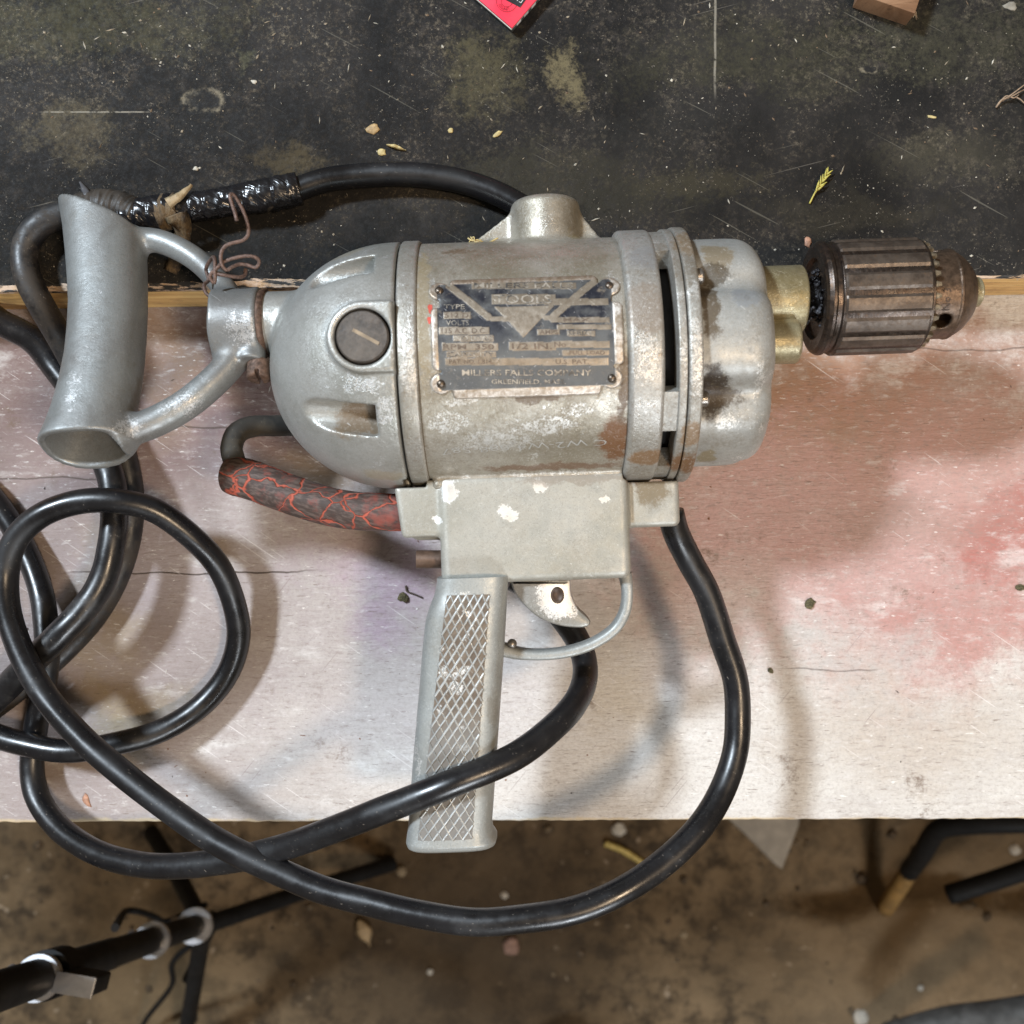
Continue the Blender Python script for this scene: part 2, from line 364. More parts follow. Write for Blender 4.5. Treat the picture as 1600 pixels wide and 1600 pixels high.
def blotch(c, px, py, rx, ry, col, st, soft=1.0, k=0.7):  # soft patch of colour, for real stains and painted-in shade alike
    q = P(px, py); m = t.spot(q, rx, ry, 1, soft, wr)
    m = t.ramp(t.math('ADD', m, t.math('MULTIPLY', t.math('SUBTRACT', SN, 0.5), 3.6)), -0.05, 1.25, 0, st); m = t.mul(m, t.ramp(t.spot(q, rx, ry, 1, soft, wr), 0.0, 0.35))
    return t.mix(m, c, col)
for a_ in ((1020, 1140, 0.26, 0.075, (0.64, 0.61, 0.575), 0.8), (1450, 1180, 0.16, 0.05, (0.61, 0.58, 0.535), 0.7), (640, 1080, 0.10, 0.05, (0.52, 0.485, 0.475), 0.7), (1390, 800, 0.19, 0.085, (0.47, 0.295, 0.26), 0.85), (1560, 700, 0.10, 0.07, (0.42, 0.26, 0.22), 0.7), (80, 640, 0.17, 0.075, (0.145, 0.08, 0.068), 1.0), (420, 650, 0.15, 0.06, (0.18, 0.108, 0.102), 1.0), (150, 900, 0.13, 0.13, (0.28, 0.22, 0.215), 0.8), (420, 1000, 0.16, 0.10, (0.40, 0.345, 0.335), 0.6),  # dark mauves at the left: mauve paint plus painted-in shade
           (620, 900, 0.045, 0.03, (0.40, 0.25, 0.37), 0.6), (540, 850, 0.05, 0.03, (0.46, 0.36, 0.40), 0.6), (1360, 600, 0.15, 0.035, (0.29, 0.16, 0.105), 1.0), (1180, 640, 0.11, 0.06, (0.33, 0.18, 0.10), 1.0), (1400, 720, 0.13, 0.05, (0.46, 0.27, 0.225), 0.95),  # the browns right of the gear case paint in the drill's shadow
           (1230, 830, 0.10, 0.07, (0.56, 0.36, 0.33), 0.95), (1440, 880, 0.15, 0.075, (0.48, 0.29, 0.26), 0.8), (1590, 850, 0.03, 0.035, (0.40, 0.12, 0.095), 0.85), (1560, 800, 0.05, 0.02, (0.38, 0.16, 0.13), 0.75), (1500, 955, 0.055, 0.016, (0.44, 0.20, 0.17), 0.65), (1400, 940, 0.04, 0.012, (0.44, 0.23, 0.20), 0.5),
           (1400, 800, 0.06, 0.02, (0.36, 0.25, 0.21), 0.6), (1440, 1120, 0.10, 0.035, (0.44, 0.36, 0.29), 0.6), (1100, 990, 0.05, 0.05, (0.58, 0.50, 0.47), 0.5), (180, 900, 0.05, 0.03, (0.30, 0.26, 0.27), 0.6), (200, 1110, 0.035, 0.025, (0.29, 0.23, 0.12), 0.65), (160, 950, 0.018, 0.07, (0.33, 0.26, 0.16), 0.6), (250, 560, 0.02, 0.05, (0.26, 0.17, 0.10), 0.7), (500, 740, 0.03, 0.02, (0.30, 0.22, 0.12), 0.6), (950, 1090, 0.03, 0.03, (0.50, 0.42, 0.30), 0.5)):  # browns by the rear handle, the dome and the left cables: painted cast shadows
    c = blotch(c, *a_)
c = t.mix(t.mul(t.ramp(gr, 0.47, 0.68, 0, 0.22), t.ramp(t.noise(11, 5, 0.65), 0.40, 0.62)), c, (0.34, 0.275, 0.24))
c = t.mix(t.ramp(t.math('ADD', t.noise(1, 6, 0.7, t.mapping(loc=(4, 4, 0), sc=(16, 34, 10))), t.math('MULTIPLY', SN, 0.5)), 0.80, 0.98, 0, 0.55), c, (0.74, 0.72, 0.69))
c = t.mix(t.mul(t.ramp(gr2, 0.57, 0.70, 0, 0.4), t.ramp(mid, 0.42, 0.64)), c, (0.27, 0.225, 0.20))
fb = t.noise(1, 6, 0.75, t.mapping(sc=(120, 430, 300)), 0.4); c = t.mix(t.ramp(fb, 0.54, 0.67, 0, 0.48), c, (0.25, 0.20, 0.18)); c = t.mix(t.ramp(fb, 0.45, 0.33, 0, 0.38), c, (0.72, 0.69, 0.68))
c = t.mix(t.ramp(fl, 0.63, 0.69, 0, 0.65), c, (0.17, 0.125, 0.10))
c = t.mix(t.ramp(t.noise(1, 3, 0.6, t.mapping(loc=(3, 1, 0), sc=(150, 700, 300))), 0.66, 0.70, 0, 0.7), c, (0.86, 0.83, 0.79))
c = t.mix(t.ramp(fin, 0.42, 0.75, 0, 0.42), c, (0.28, 0.235, 0.205)); c = t.mix(t.ramp(t.noise(1, 4, 0.7, t.mapping(loc=(9, 4, 0), sc=(380, 1300, 300))), 0.57, 0.70, 0, 0.5), c, (0.21, 0.165, 0.14))
c = t.mix(t.mul(t.ramp(t.noise(26, 9, 0.82), 0.57, 0.68), t.ramp(t.noise(8, 3, 0.6), 0.36, 0.56), 0.85), c, (0.165, 0.115, 0.082))
c = t.mix(t.ramp(t.math('ADD', t.noise(1, 7, 0.75, t.mapping(loc=(1, 8, 0), sc=(28, 60, 20))), t.math('MULTIPLY', fb, -0.35)), 0.40, 0.56, 0, 0.38), c, (0.66, 0.635, 0.60))
# long drying cracks in the plank
def crack(c, px, py, ln, st=0.85, th=0.0005):
    q = P(px, py); yy = t.math('ADD', y_, t.math('MULTIPLY', t.math('SUBTRACT', t.noise(14, 4, 0.6), 0.5), 0.010))
    d = t.math('ABSOLUTE', t.math('SUBTRACT', yy, q.y)); m = t.ramp(d, th * 0.5, th, 1, 0)
    e = t.ramp(t.math('ABSOLUTE', t.math('SUBTRACT', x_, q.x)), ln * 0.6, ln, 1, 0)
    return t.mul(m, e, st)
cr = crack(c, 300, 895, 0.075); cr = t.math('MAXIMUM', cr, crack(c, 60, 748, 0.05, 0.6)); cr = t.math('MAXIMUM', cr, crack(c, 330, 668, 0.06, 0.6)); cr = t.math('MAXIMUM', cr, crack(c, 1530, 545, 0.07, 0.5)); cr = t.math('MAXIMUM', cr, crack(c, 1300, 1045, 0.03, 0.45))
c = t.mix(cr, c, (0.045, 0.03, 0.02))
sv = t.mapping(rot=(0, 0, 0.6), sc=(25, 1100, 1)); c = t.mix(t.ramp(t.noise(1, 1, 0.5, sv), 0.73, 0.75, 0, 0.55), c, (0.80, 0.76, 0.74))
sv = t.mapping(loc=(2, 5, 0), rot=(0, 0, -0.9), sc=(22, 1000, 1)); c = t.mix(t.ramp(t.noise(1, 1, 0.5, sv), 0.75, 0.77, 0, 0.6), c, (0.25, 0.19, 0.18))
# raw wood where the front arris has chipped
ed = t.math('ADD', y_, t.math('ADD', t.math('MULTIPLY', mid, 0.008), t.math('MULTIPLY', gr, 0.004)))
ey = P(800, 1284).y
c = t.mix(t.ramp(ed, ey + 0.0065, ey + 0.0085, 0.8, 0), c, (0.56, 0.44, 0.27))
hh = t.math('ADD', t.math('ADD', t.math('MULTIPLY', gr, 0.5), t.math('MULTIPLY', fb, -1.6)), t.math('ADD', t.math('MULTIPLY', gr2, 0.5), t.math('MULTIPLY', cr, -1.5)))
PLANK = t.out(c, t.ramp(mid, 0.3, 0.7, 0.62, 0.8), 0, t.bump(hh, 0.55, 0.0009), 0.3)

# --- black back board
t = NT('black_board')
wr = t.warp(22, 0.05); mid = t.noise(34, 8, 0.72); fin = t.noise(420, 5, 0.75); vf = t.noise(1300, 2, 0.7); big = t.noise(9, 5, 0.6)
hi = t.noise(170, 7, 0.8); flk = t.noise(460, 6, 0.8)
clus = t.ramp(t.math('ADD', t.math('MULTIPLY', big, 0.7), t.math('MULTIPLY', mid, 0.8)), 0.66, 0.92)
c = t.mix(t.ramp(big, 0.40, 0.68), (0.0088, 0.0085, 0.0084), (0.0265, 0.0245, 0.0235))
c = t.mix(t.mul(t.ramp(hi, 0.46, 0.66), t.ramp(mid, 0.36, 0.62), 0.8), c, (0.041, 0.0355, 0.0315))
c = t.mix(t.mul(t.ramp(flk, 0.50, 0.62), clus, 0.85), c, (0.095, 0.080, 0.060))
c = t.mix(t.mul(t.ramp(flk, 0.58, 0.66), clus, 0.85), c, (0.20, 0.17, 0.13))
BN = t.math('ADD', t.math('MULTIPLY', t.noise(110, 8, 0.8), 0.5), t.math('MULTIPLY', flk, 0.5))
def bspot(c, px, py, rx, ry, col, st, k=1.2, soft=0.8):
    q = P(px, py, 0.042); m = t.spot(q, rx, ry, 1, soft, wr)
    m = t.ramp(t.math('ADD', m, t.math('MULTIPLY', t.math('SUBTRACT', BN, 0.5), k * 4.0)), 0.35, 1.35, 0, st); m = t.mul(m, t.ramp(t.spot(q, rx, ry, 1, soft, wr), 0.0, 0.35))
    return t.mix(m, c, col)
for a in ((100, 30, 0.13, 0.03, (0.085, 0.078, 0.04), 0.43), (895, 110, 0.010, 0.022, (0.24, 0.20, 0.11), 0.58), (770, 120, 0.035, 0.03, (0.11, 0.095, 0.05), 0.54), (110, 210, 0.035, 0.02, (0.12, 0.10, 0.06), 0.50),
          (1110, 285, 0.05, 0.012, (0.13, 0.11, 0.06), 0.47), (900, 300, 0.10, 0.03, (0.075, 0.068, 0.04), 0.43), (1180, 90, 0.10, 0.03, (0.058, 0.054, 0.03), 0.43), (1500, 60, 0.08, 0.03, (0.068, 0.064, 0.04), 0.43),
          (440, 255, 0.03, 0.012, (0.13, 0.10, 0.05), 0.43), (1480, 240, 0.06, 0.02, (0.09, 0.08, 0.05), 0.36), (395, 95, 0.009, 0.007, (0.085, 0.085, 0.05), 0.58), (1340, 330, 0.07, 0.012, (0.10, 0.085, 0.05), 0.36)):
    c = bspot(c, *a)
for a in ((1402, 150, 0.018, 0.013, (0.010, 0.010, 0.010), 0.9, 0.5), (1320, 190, 0.030, 0.020, (0.012, 0.012, 0.012), 0.8), (1570, 190, 0.03, 0.03, (0.012, 0.012, 0.011), 0.7), (1507, 73, 0.0065, 0.0055, (0.012, 0.012, 0.012), 0.9, 0.4),
          (1000, 190, 0.07, 0.02, (0.018, 0.018, 0.017), 0.7), (640, 380, 0.16, 0.03, (0.008, 0.008, 0.008), 0.9), (1150, 300, 0.18, 0.03, (0.009, 0.009, 0.009), 0.6), (1450, 380, 0.10, 0.03, (0.008, 0.008, 0.008), 0.7), (200, 400, 0.15, 0.03, (0.008, 0.009, 0.009), 0.8), (350, 190, 0.05, 0.03, (0.016, 0.016, 0.016), 0.5)):
    c = bspot(c, *a)
wr2 = t.warp(130, 0.008)
# worn hole with a pale rim, round knot, scored lines
for (px, py, r) in ((318, 157, 0.0105), (1355, 107, 0.0048)):
    q = P(px, py, 0.042); m = t.spot(q, r * 1.05, r * 0.58, 1, 0.25, wr2); m2 = t.spot(q, r * 0.80, r * 0.42, 1, 0.3, wr2)
    c = t.mix(t.mul(m, t.ramp(t.noise(120, 6, 0.75), 0.42, 0.62), 0.75), c, (0.26, 0.225, 0.16)); c = t.mix(t.mul(m2, 0.95), c, (0.012, 0.012, 0.013))
x_, y_, z_ = t.xyz()
q = P(1117, 0, 0.042); q2 = P(1117, 150, 0.042)
l1 = t.mul(t.ramp(t.math('ABSOLUTE', t.math('SUBTRACT', x_, t.math('ADD', q.x, t.math('MULTIPLY', t.math('SUBTRACT', t.noise(25, 2), 0.5), 0.002)))), 0.0003, 0.0008, 0.75, 0), t.ramp(y_, q2.y - 0.004, q2.y + 0.01), t.ramp(t.noise(120, 4, 0.7), 0.35, 0.5))
q = P(150, 175, 0.042)
l2 = t.mul(t.ramp(t.math('ABSOLUTE', t.math('SUBTRACT', y_, q.y)), 0.0002, 0.0005, 0.9, 0), t.ramp(t.math('ABSOLUTE', t.math('SUBTRACT', x_, q.x)), 0.02, 0.03, 1, 0), t.ramp(t.noise(200, 3, 0.7), 0.35, 0.5))
c = t.mix(t.math('MAXIMUM', l1, l2), c, (0.24, 0.22, 0.18))
sv = t.mapping(rot=(0, 0, 0.5), sc=(18, 700, 1)); c = t.mix(t.ramp(t.noise(1, 1, 0.5, sv), 0.74, 0.76, 0, 0.4), c, (0.16, 0.15, 0.12))
sv = t.mapping(loc=(7, 2, 0), rot=(0, 0, -0.25), sc=(15, 800, 1)); c = t.mix(t.ramp(t.noise(1, 1, 0.5, sv), 0.75, 0.77, 0, 0.45), c, (0.17, 0.155, 0.13))
# settled dust grains
c = t.mix(t.mul(t.ramp(fin, 0.54, 0.68, 0, 0.6), t.ramp(mid, 0.36, 0.62)), c, (0.085, 0.07, 0.052))
c = t.mix(t.mul(t.ramp(t.noise(820, 3, 0.7), 0.63, 0.70, 0, 0.7), t.ramp(t.noise(30, 5, 0.75), 0.46, 0.60)), c, (0.32, 0.28, 0.22))
BOARD = t.out(c, t.math('SUBTRACT', t.ramp(fin, 0.3, 0.7, 0.55, 0.85), 0.0), 0, t.bump(t.math('ADD', fin, t.math('MULTIPLY', mid, 1.5)), 0.4, 0.0008), 0.16)
def wood(name, a, b, dark, sc=(12, 12, 260)):
    t = NT(name); g = t.noise(1, 6, 0.6, t.mapping(sc=sc), 0.5); g2 = t.noise(1, 5, 0.7, t.mapping(sc=tuple(v * 2.6 for v in sc))); n = t.noise(50, 6, 0.7)
    c = t.mix(t.ramp(g, 0.35, 0.65), a, b); c = t.mix(t.ramp(g2, 0.55, 0.72, 0, 0.7), c, dark); c = t.mix(t.ramp(n, 0.5, 0.75, 0, 0.6), c, dark)
    return t.out(c, 0.62, 0, t.bump(g, 0.4, 0.0008), 0.3)
RAWWOOD = wood('raw_board_edge', (0.70, 0.46, 0.18), (0.52, 0.30, 0.11), (0.10, 0.055, 0.03))
# chipped arris: black paint broken away to pale wood
t = NT('chipped_arris'); n = t.noise(1, 6, 0.7, t.mapping(sc=(70, 300, 300))); n2 = t.noise(300, 5, 0.7)
c = t.mix(t.ramp(n2, 0.4, 0.65), (0.52, 0.39, 0.29), (0.44, 0.28, 0.15)); c = t.mix(t.ramp(n, 0.50, 0.56), c, (0.02, 0.019, 0.018))
ARRIS = t.out(c, 0.6, 0, t.bump(n, 0.5, 0.001))
bench = tag(link('workbench', None, None, (0, 0, FZ)), 'old wooden workbench with a whitewashed front plank and a black raised back board', 'workbench')
def board(name, xs, prof, mats, fidx):
    """prof(i, x) -> list of (y,z); fidx = material of every profile strip"""
    V = []; F = []; M = []; n = len(prof(xs[0]))
    for x in xs: V += [(x, y, z) for (y, z) in prof(x)]
    for i in range(len(xs) - 1):
        for j in range(n):
            k = (j + 1) % n; F.append((i * n + j, i * n + k, (i + 1) * n + k, (i + 1) * n + j)); M.append(fidx[j])
    F.append(tuple(range(n))[::-1]); M.append(fidx[0]); F.append(tuple((len(xs) - 1) * n + j for j in range(n))); M.append(fidx[0])
    return autosmooth(mk(name, V, F, None, bench, True, (0, 0, -FZ), mats, M), 30)
xs = np.concatenate([np.linspace(-1.0, -0.30, 15)[:-1], np.linspace(-0.30, 0.30, 420), np.linspace(0.30, 1.0, 15)[1:]])
fe = lambda x: P(800, 1284).y + (P(1600, 1281).y - P(0, 1287).y) / 0.544 * x
def pr_plank(x):
    e = fe(x); a = 0.0012 * max(0, mnoise.noise((x * 55, 3, 1))) + 0.0016 * max(0, mnoise.noise((x * 16, 9, 1)) - 0.1); b = 0.0005 * mnoise.noise((x * 150, 1, 8))
    r = 0.0022 + a
    return [(0.125, -0.045), (0.125, 0.0), (0.05, 0.0), (e + r * 2.2, 0.0), (e + r + b, -0.0003), (e + 0.4 * r + b, -0.3 * r), (e + a * 0.4 + b, -r), (e + b * 0.5, -0.012), (e + 0.001, -0.045)]
board('front_plank', xs, pr_plank, [PLANK, wood('plank_edge', (0.42, 0.33, 0.24), (0.30, 0.22, 0.15), (0.12, 0.085, 0.06))], [0, 0, 0, 0, 0, 0, 1, 1, 1])
BT = 0.042
ea = P(0, 457, BT); eb = P(1600, 434, BT)
be = lambda x: ea.y + (eb.y - ea.y) / (eb.x - ea.x) * (x - ea.x)
def pr_board(x):
    e = be(x); a = 0.0014 * abs(mnoise.noise((x * 60, 5, 1))) + 0.0018 * max(0, mnoise.noise((x * 21, 2, 6))); b = 0.0006 * mnoise.noise((x * 170, 1, 3))
    r = (0.0018 + a) * (1 - 0.6 * min(1, max(0, (x - 0.19) / 0.03)))
    return [(0.75, 0.001), (0.75, BT), (0.3, BT), (e + r * 1.6 + abs(b) * 2, BT), (e + r * 0.8, BT - 0.0004 - a * 0.2), (e + 0.25 * r + b, BT - 0.35 * r), (e + b * 0.4, BT - r - 0.001), (e - 0.001, BT * 0.5), (e, 0.001)]
board('back_board', xs, pr_board, [BOARD, RAWWOOD, ARRIS], [0, 0, 0, 2, 2, 2, 1, 1, 1])
for sx in (-0.8, 0.8):
    for sy in (0.05, 0.6):
        v, f = extrude([(sx - .04, sy - .04), (sx + .04, sy - .04), (sx + .04, sy + .04), (sx - .04, sy + .04)], 0.005, 0.8045, 0.003)
        mk('leg', v, f, RAWWOOD, bench, False)
# ================================================================== THE DRILL
drill = tag(link('electric_drill', None, None, (DO.x / 1000, DO.y / 1000, 0)), 'large vintage silver-grey electric drill with pistol grip and keyed chuck lying on the bench', 'power drill')
drill.rotation_euler = (0, 0, DA)
def M(v): return tuple(np.array(v) / 1000)          # mm -> m
def spt(px, py, r, rx, col, st):                    # a stain seen at a pixel of the round body
    p, _ = hit_cyl(px, py, r); return (tuple(p / 1000), rx / 1000 * (1 if not isinstance(rx, tuple) else 1), rx / 1000, rx / 1000, col, st)
def spx(px, py, r, rx, ry, col, st):
    p, _ = hit_cyl(px, py, r); return (tuple(p / 1000), rx / 1000, ry / 1000, ry / 1000, col, st)
def bar(px, py, r, rx, ry):
    p, _ = hit_cyl(px, py, r); return (tuple(p / 1000), rx / 1000, ry / 1000, ry / 1000)
BROWN = (0.105, 0.065, 0.035); OIL = (0.16, 0.115, 0.035); DK = (0.06, 0.045, 0.032)
G1, G2 = (0.36, 0.365, 0.35), (0.255, 0.255, 0.225)
BODYM = cast_metal('worn_silver_barrel', (0.42, 0.395, 0.345), (0.27, 0.24, 0.18), metal=0.45, rough=0.36, speck=.55, mcol=(0.20, 0.15, 0.095), spots=[spx(715, 393, 53.3, 9, 3.5, BROWN, .8), spx(820, 395, 53.3, 14, 4, (0.17, 0.15, 0.125), .6), spx(860, 730, 53.3, 36, 3.5, (0.15, 0.085, 0.045), .9),
    spx(962, 690, 53.3, 8, 16, (0.15, 0.07, 0.028), 1.0), spx(975, 600, 53.3, 3, 20, BROWN, .9), spx(840, 623, 53.3, 16, 2.5, BROWN, .75), spx(765, 372, 53, 9, 5, (0.22, 0.17, 0.08), .8), spx(905, 370, 53, 5, 7, OIL, .7), spx(660, 480, 53, 3, 40, (0.24, 0.19, 0.11), .7)],
    barespots=[bar(860, 738, 53.3, 34, 3), bar(720, 625, 53.3, 12, 3), bar(850, 665, 53.3, 22, 6), bar(700, 660, 53.3, 12, 8), bar(672, 440, 53, 4, 4), bar(780, 690, 53.3, 26, 8), bar(900, 640, 53.3, 14, 5)], grime=0.75)
DOMEM = cast_metal('worn_silver_end_cap', (0.43, 0.43, 0.41), (0.31, 0.31, 0.28), speck=.42, pit=.6, bare=(0.66, 0.67, 0.67), chip=0.615, grime=0.35, metal=0.5, rough=0.37, spots=[spx(545, 400, 50, 12, 6, (0.20, 0.16, 0.09), .45), spx(565, 655, 46, 15, 9, (0.16, 0.115, 0.07), .9), spx(600, 740, 54, 12, 6, (0.26, 0.2, 0.1), .5)],
    barespots=[bar(560, 600, 54, 14, 6), bar(600, 640, 54, 8, 9), bar(480, 640, 50, 5, 5), bar(520, 410, 50, 8, 3)])
BANDM = cast_metal('worn_silver_band', (0.42, 0.41, 0.385), (0.30, 0.28, 0.235), grime=0.5, spots=[spx(1010, 715, 55.8, 9, 7, (0.19, 0.10, 0.035), .85), spx(1010, 480, 55.8, 10, 14, (0.2, 0.15, 0.11), .6), spx(1010, 400, 55.8, 8, 10, (0.17, 0.17, 0.175), .7)], barespots=[bar(1015, 560, 56, 8, 16), bar(636, 560, 55, 5, 20)], speck=.75, rough=0.36, mcol=(0.20, 0.14, 0.08))
FLANM = cast_metal('stained_flange', (0.37, 0.36, 0.33), (0.26, 0.235, 0.195), grime=0.75, spots=[spx(1075, 380, 56, 8, 12, (0.17, 0.12, 0.07), .8), spx(1070, 725, 56, 9, 10, (0.15, 0.075, 0.03), .95), spx(1080, 680, 56, 5, 8, (0.2, 0.11, 0.04), .7)], barespots=[bar(1085, 560, 56, 9, 24)], speck=.9, mcol=(0.17, 0.105, 0.05))
ZTOP = 120
GEARM = cast_metal('oily_gear_case', (0.40, 0.40, 0.38), (0.31, 0.31, 0.295), grime=0.5, rough=0.46, metal=0.3, speck=.4, mcol=(0.21, 0.18, 0.12), spots=[spx(1120, 400, 50, 9, 10, (0.15, 0.105, 0.045), .75), spx(1108, 470, 50, 5, 20, (0.075, 0.05, 0.025), .9), spx(1112, 610, 47, 8, 14, (0.035, 0.024, 0.015), 1.0), spx(1130, 622, 47, 12, 5, (0.055, 0.036, 0.02), .9), spx(1118, 428, 47, 9, 6, (0.05, 0.035, 0.018), .8), spx(1165, 460, 50, 8, 7, (0.19, 0.2, 0.21), .8), spx(1105, 710, 50, 5, 8, OIL, .7)],
    barespots=[bar(1135, 660, 50, 9, 7), bar(1190, 600, 50, 4, 14)], pit=.35)
HOUSM = cast_metal('grey_painted_housing', solid=True, base=(0.385, 0.375, 0.335), alt=(0.32, 0.31, 0.265), bare=(0.68, 0.67, 0.64), chip=0.66, grime=0.28, metal=0.25, rough=0.46, pit=.3, speck=.3,
    spots=[(tuple(pd(1020, 760, 95) / 1000), .009, .012, .02, (0.15, 0.11, 0.06), .85), (tuple(pd(900, 747, 98) / 1000), .030, .003, .01, (0.2, 0.16, 0.12), .6), (tuple(pd(995, 740, 98) / 1000), .005, .008, .02, BROWN, .9)],
    barespots=[(tuple(pd(700, 765, 98) / 1000), .006, .007, .02), (tuple(pd(845, 757, 98) / 1000), .005, .003, .02), (tuple(pd(795, 803, 98) / 1000), .006, .004, .02), (tuple(pd(940, 778, 98) / 1000), .003, .002, .02), (tuple(pd(683, 812, 95) / 1000), .003, .003, .02)])
GRIPM = cast_metal('grey_painted_grip', (0.35, 0.365, 0.355), (0.29, 0.295, 0.28), bare=(0.76, 0.76, 0.74), chip=0.68, grime=0.3, metal=0.3, rough=0.42, pit=.3, speck=.4, spots=[(tuple(pd(770, 1100, 90) / 1000), .005, .012, .02, (0.15, 0.13, 0.10), .6)],
    barespots=[(tuple(pd(730, 922, 95) / 1000), .010, .003, .02), (tuple(pd(655, 1180, 90) / 1000), .002, .03, .02)])
HANDM = cast_metal('plain_aluminium_handle', (0.27, 0.285, 0.285), (0.20, 0.20, 0.195), bare=(0.5, 0.5, 0.5), chip=0.66, grime=0.4, metal=0.45, rough=0.42, pit=.45, speck=.22, spots=[], barespots=[(tuple(pd(380, 510, 98) / 1000), .012, .012, .03), (tuple(pd(290, 630, 92) / 1000), .016, .012, .03), (tuple(pd(210, 670, 98) / 1000), .010, .006, .03), (tuple(pd(130, 620, 100) / 1000), .006, .016, .03)])
RUSTM = simple('rusty_steel', (0.12, 0.075, 0.055), 0.6, 0.35, 0.45, 500, 0.5, tint=(0.17, 0.09, 0.05))
DARKM = simple('dark_inside', (0.012, 0.011, 0.011), 0.8)
SCREWM = simple('dull_screw_steel', (0.30, 0.27, 0.24), 0.35, 0.8, 0.3, 600, 0.3)

# --- motor housing: barrel with the side boss cast on
BR = 53.3
def lx(px, r=None, py=540): return hit_cyl(px, py, r or BR)[0][0]
b0, b1 = lx(650), lx(981)
bz = pd(852, 330, 86); bl, brr = pd(741, 377, 84), pd(930, 366, 84)
def f_barrel(X, Y, Z):
    d = dcyl(Y, Z - ZA, X, BR, b0 - 1, b1 + 1, 1.5)
    foot = dbox(X, Y, Z, ((b0 + b1) / 2 + 1, -BR + 3.5, ZA + 2), ((b1 - b0) / 2 - 1, 6.5, 14.5), 1.5)     # foot that the handle bolts to
    d = smin(d, foot, 1.5)
    boss = dcyl(X - bz[0], Z - 84, Y, 15.5, 20, 71.5, 3.5)
    d = smin(d, boss, 2.5)
    # webs either side of the boss
    s = X - bz[0]; top = np.where(s < 0, 67 - (-s - 14) * 0.72, 67 - (s - 14) * 1.35)
    web = np.maximum(np.maximum(Y - np.minimum(top, 66), 30 - Y), np.abs(Z - 82) - 5.5)
    return smin(d, web * 0.8, 2.5)
casting('motor_housing', f_barrel, (b0 - 3, -62, 22), (b1 + 3, 75, 140), 0.85, BODYM, drill)
# --- bands, vent section, flange
def arcpts(x0, x1, r, rd, low):
    P_ = [(x0, low)]
    for k in range(5):
        a = math.pi / 2 * k / 4; P_.append((x0 + rd - rd * math.cos(a), r - rd + rd * math.sin(a)))
    for k in range(5):
        a = math.pi / 2 * k / 4; P_.append((x1 - rd + rd * math.sin(a), r - rd + rd * math.cos(a)))
    return P_ + [(x1, low)]
def ring(name, x0, x1, r, rd, m, parent=drill, low=None):
    v, f = lathe(arcpts(x0, x1, r, rd, low or r - 8), (0, 0, ZA), 'x', 160); return mk(name, mmv(v), f, m, parent)
xb0, xb1 = lx(618.5, 54.6), lx(650, 54.6)
ring('rear_band', xb0, xb1 + 0.4, 54.7, 1.6, BANDM)
v, f = lathe([(xb1 + .3, 40), (xb1 + .3, 53.6), (xb1 + 1.6, 52.2), (xb1 + 2.4, 40)], (0, 0, ZA), 'x', 120)
mk('dirty_seam', mmv(v), f, simple('seam_dirt', (0.10, 0.065, 0.03), 0.8), drill)
xf0, xf1 = lx(983, 55.8), lx(1040, 55.8)
ring('front_band', xf0, xf1, 56.0, 2.2, BANDM)
xs1, xl0, xl1 = lx(1061, 55), lx(1076, 56), lx(1100, 56.3)
ring('flange_rim', xl0 + .3, xl1, 56.6, 1.2, FLANM)
ring('vent_ring', xs1, xl0 - .2, 55.9, 0.6, FLANM)
ring('vent_core', xf1 - 1, xs1 + 1, 44, 0.5, DARKM)
# the slotted section: solid only between the slots
def phi(py, px=1050, r=54.8): return hit_cyl(px, py, r)[1]
slots = [(phi(612), phi(391)), (phi(727), phi(673)), (R(100), R(160)), (R(180), R(240))]
def wedge(name, a0, a1, x0, x1, r0, r1, m):
    n = max(3, int((a1 - a0) / R(3))); V = []; F = []
    for i in range(n + 1):
        a = a0 + (a1 - a0) * i / n
        for (x, r) in ((x0, r0), (x0, r1), (x1, r1), (x1, r0)): V.append((x, r * math.sin(a), ZA + r * math.cos(a)))
    for i in range(n):
        for j in range(4): F.append((i * 4 + j, i * 4 + (j + 1) % 4, i * 4 + 4 + (j + 1) % 4, i * 4 + 4 + j))
    F += [(0, 1, 2, 3), (n * 4 + 3, n * 4 + 2, n * 4 + 1, n * 4)]
    return autosmooth(mk(name, mmv(V), F, m, drill), 40)
ss = sorted([(a % (2 * math.pi), b % (2 * math.pi)) for a, b in slots])
edges = []
for (a, b) in sorted(slots): edges.append((a, b))
edges.sort()
for i in range(len(edges)):
    e0 = edges[i][1]; e1 = edges[(i + 1) % len(edges)][0] + (2 * math.pi if i == len(edges) - 1 else 0)
    wedge('vent_bar', e0, e1, xf1 - .6, xs1 + .6, 46, 54.9, FLANM)
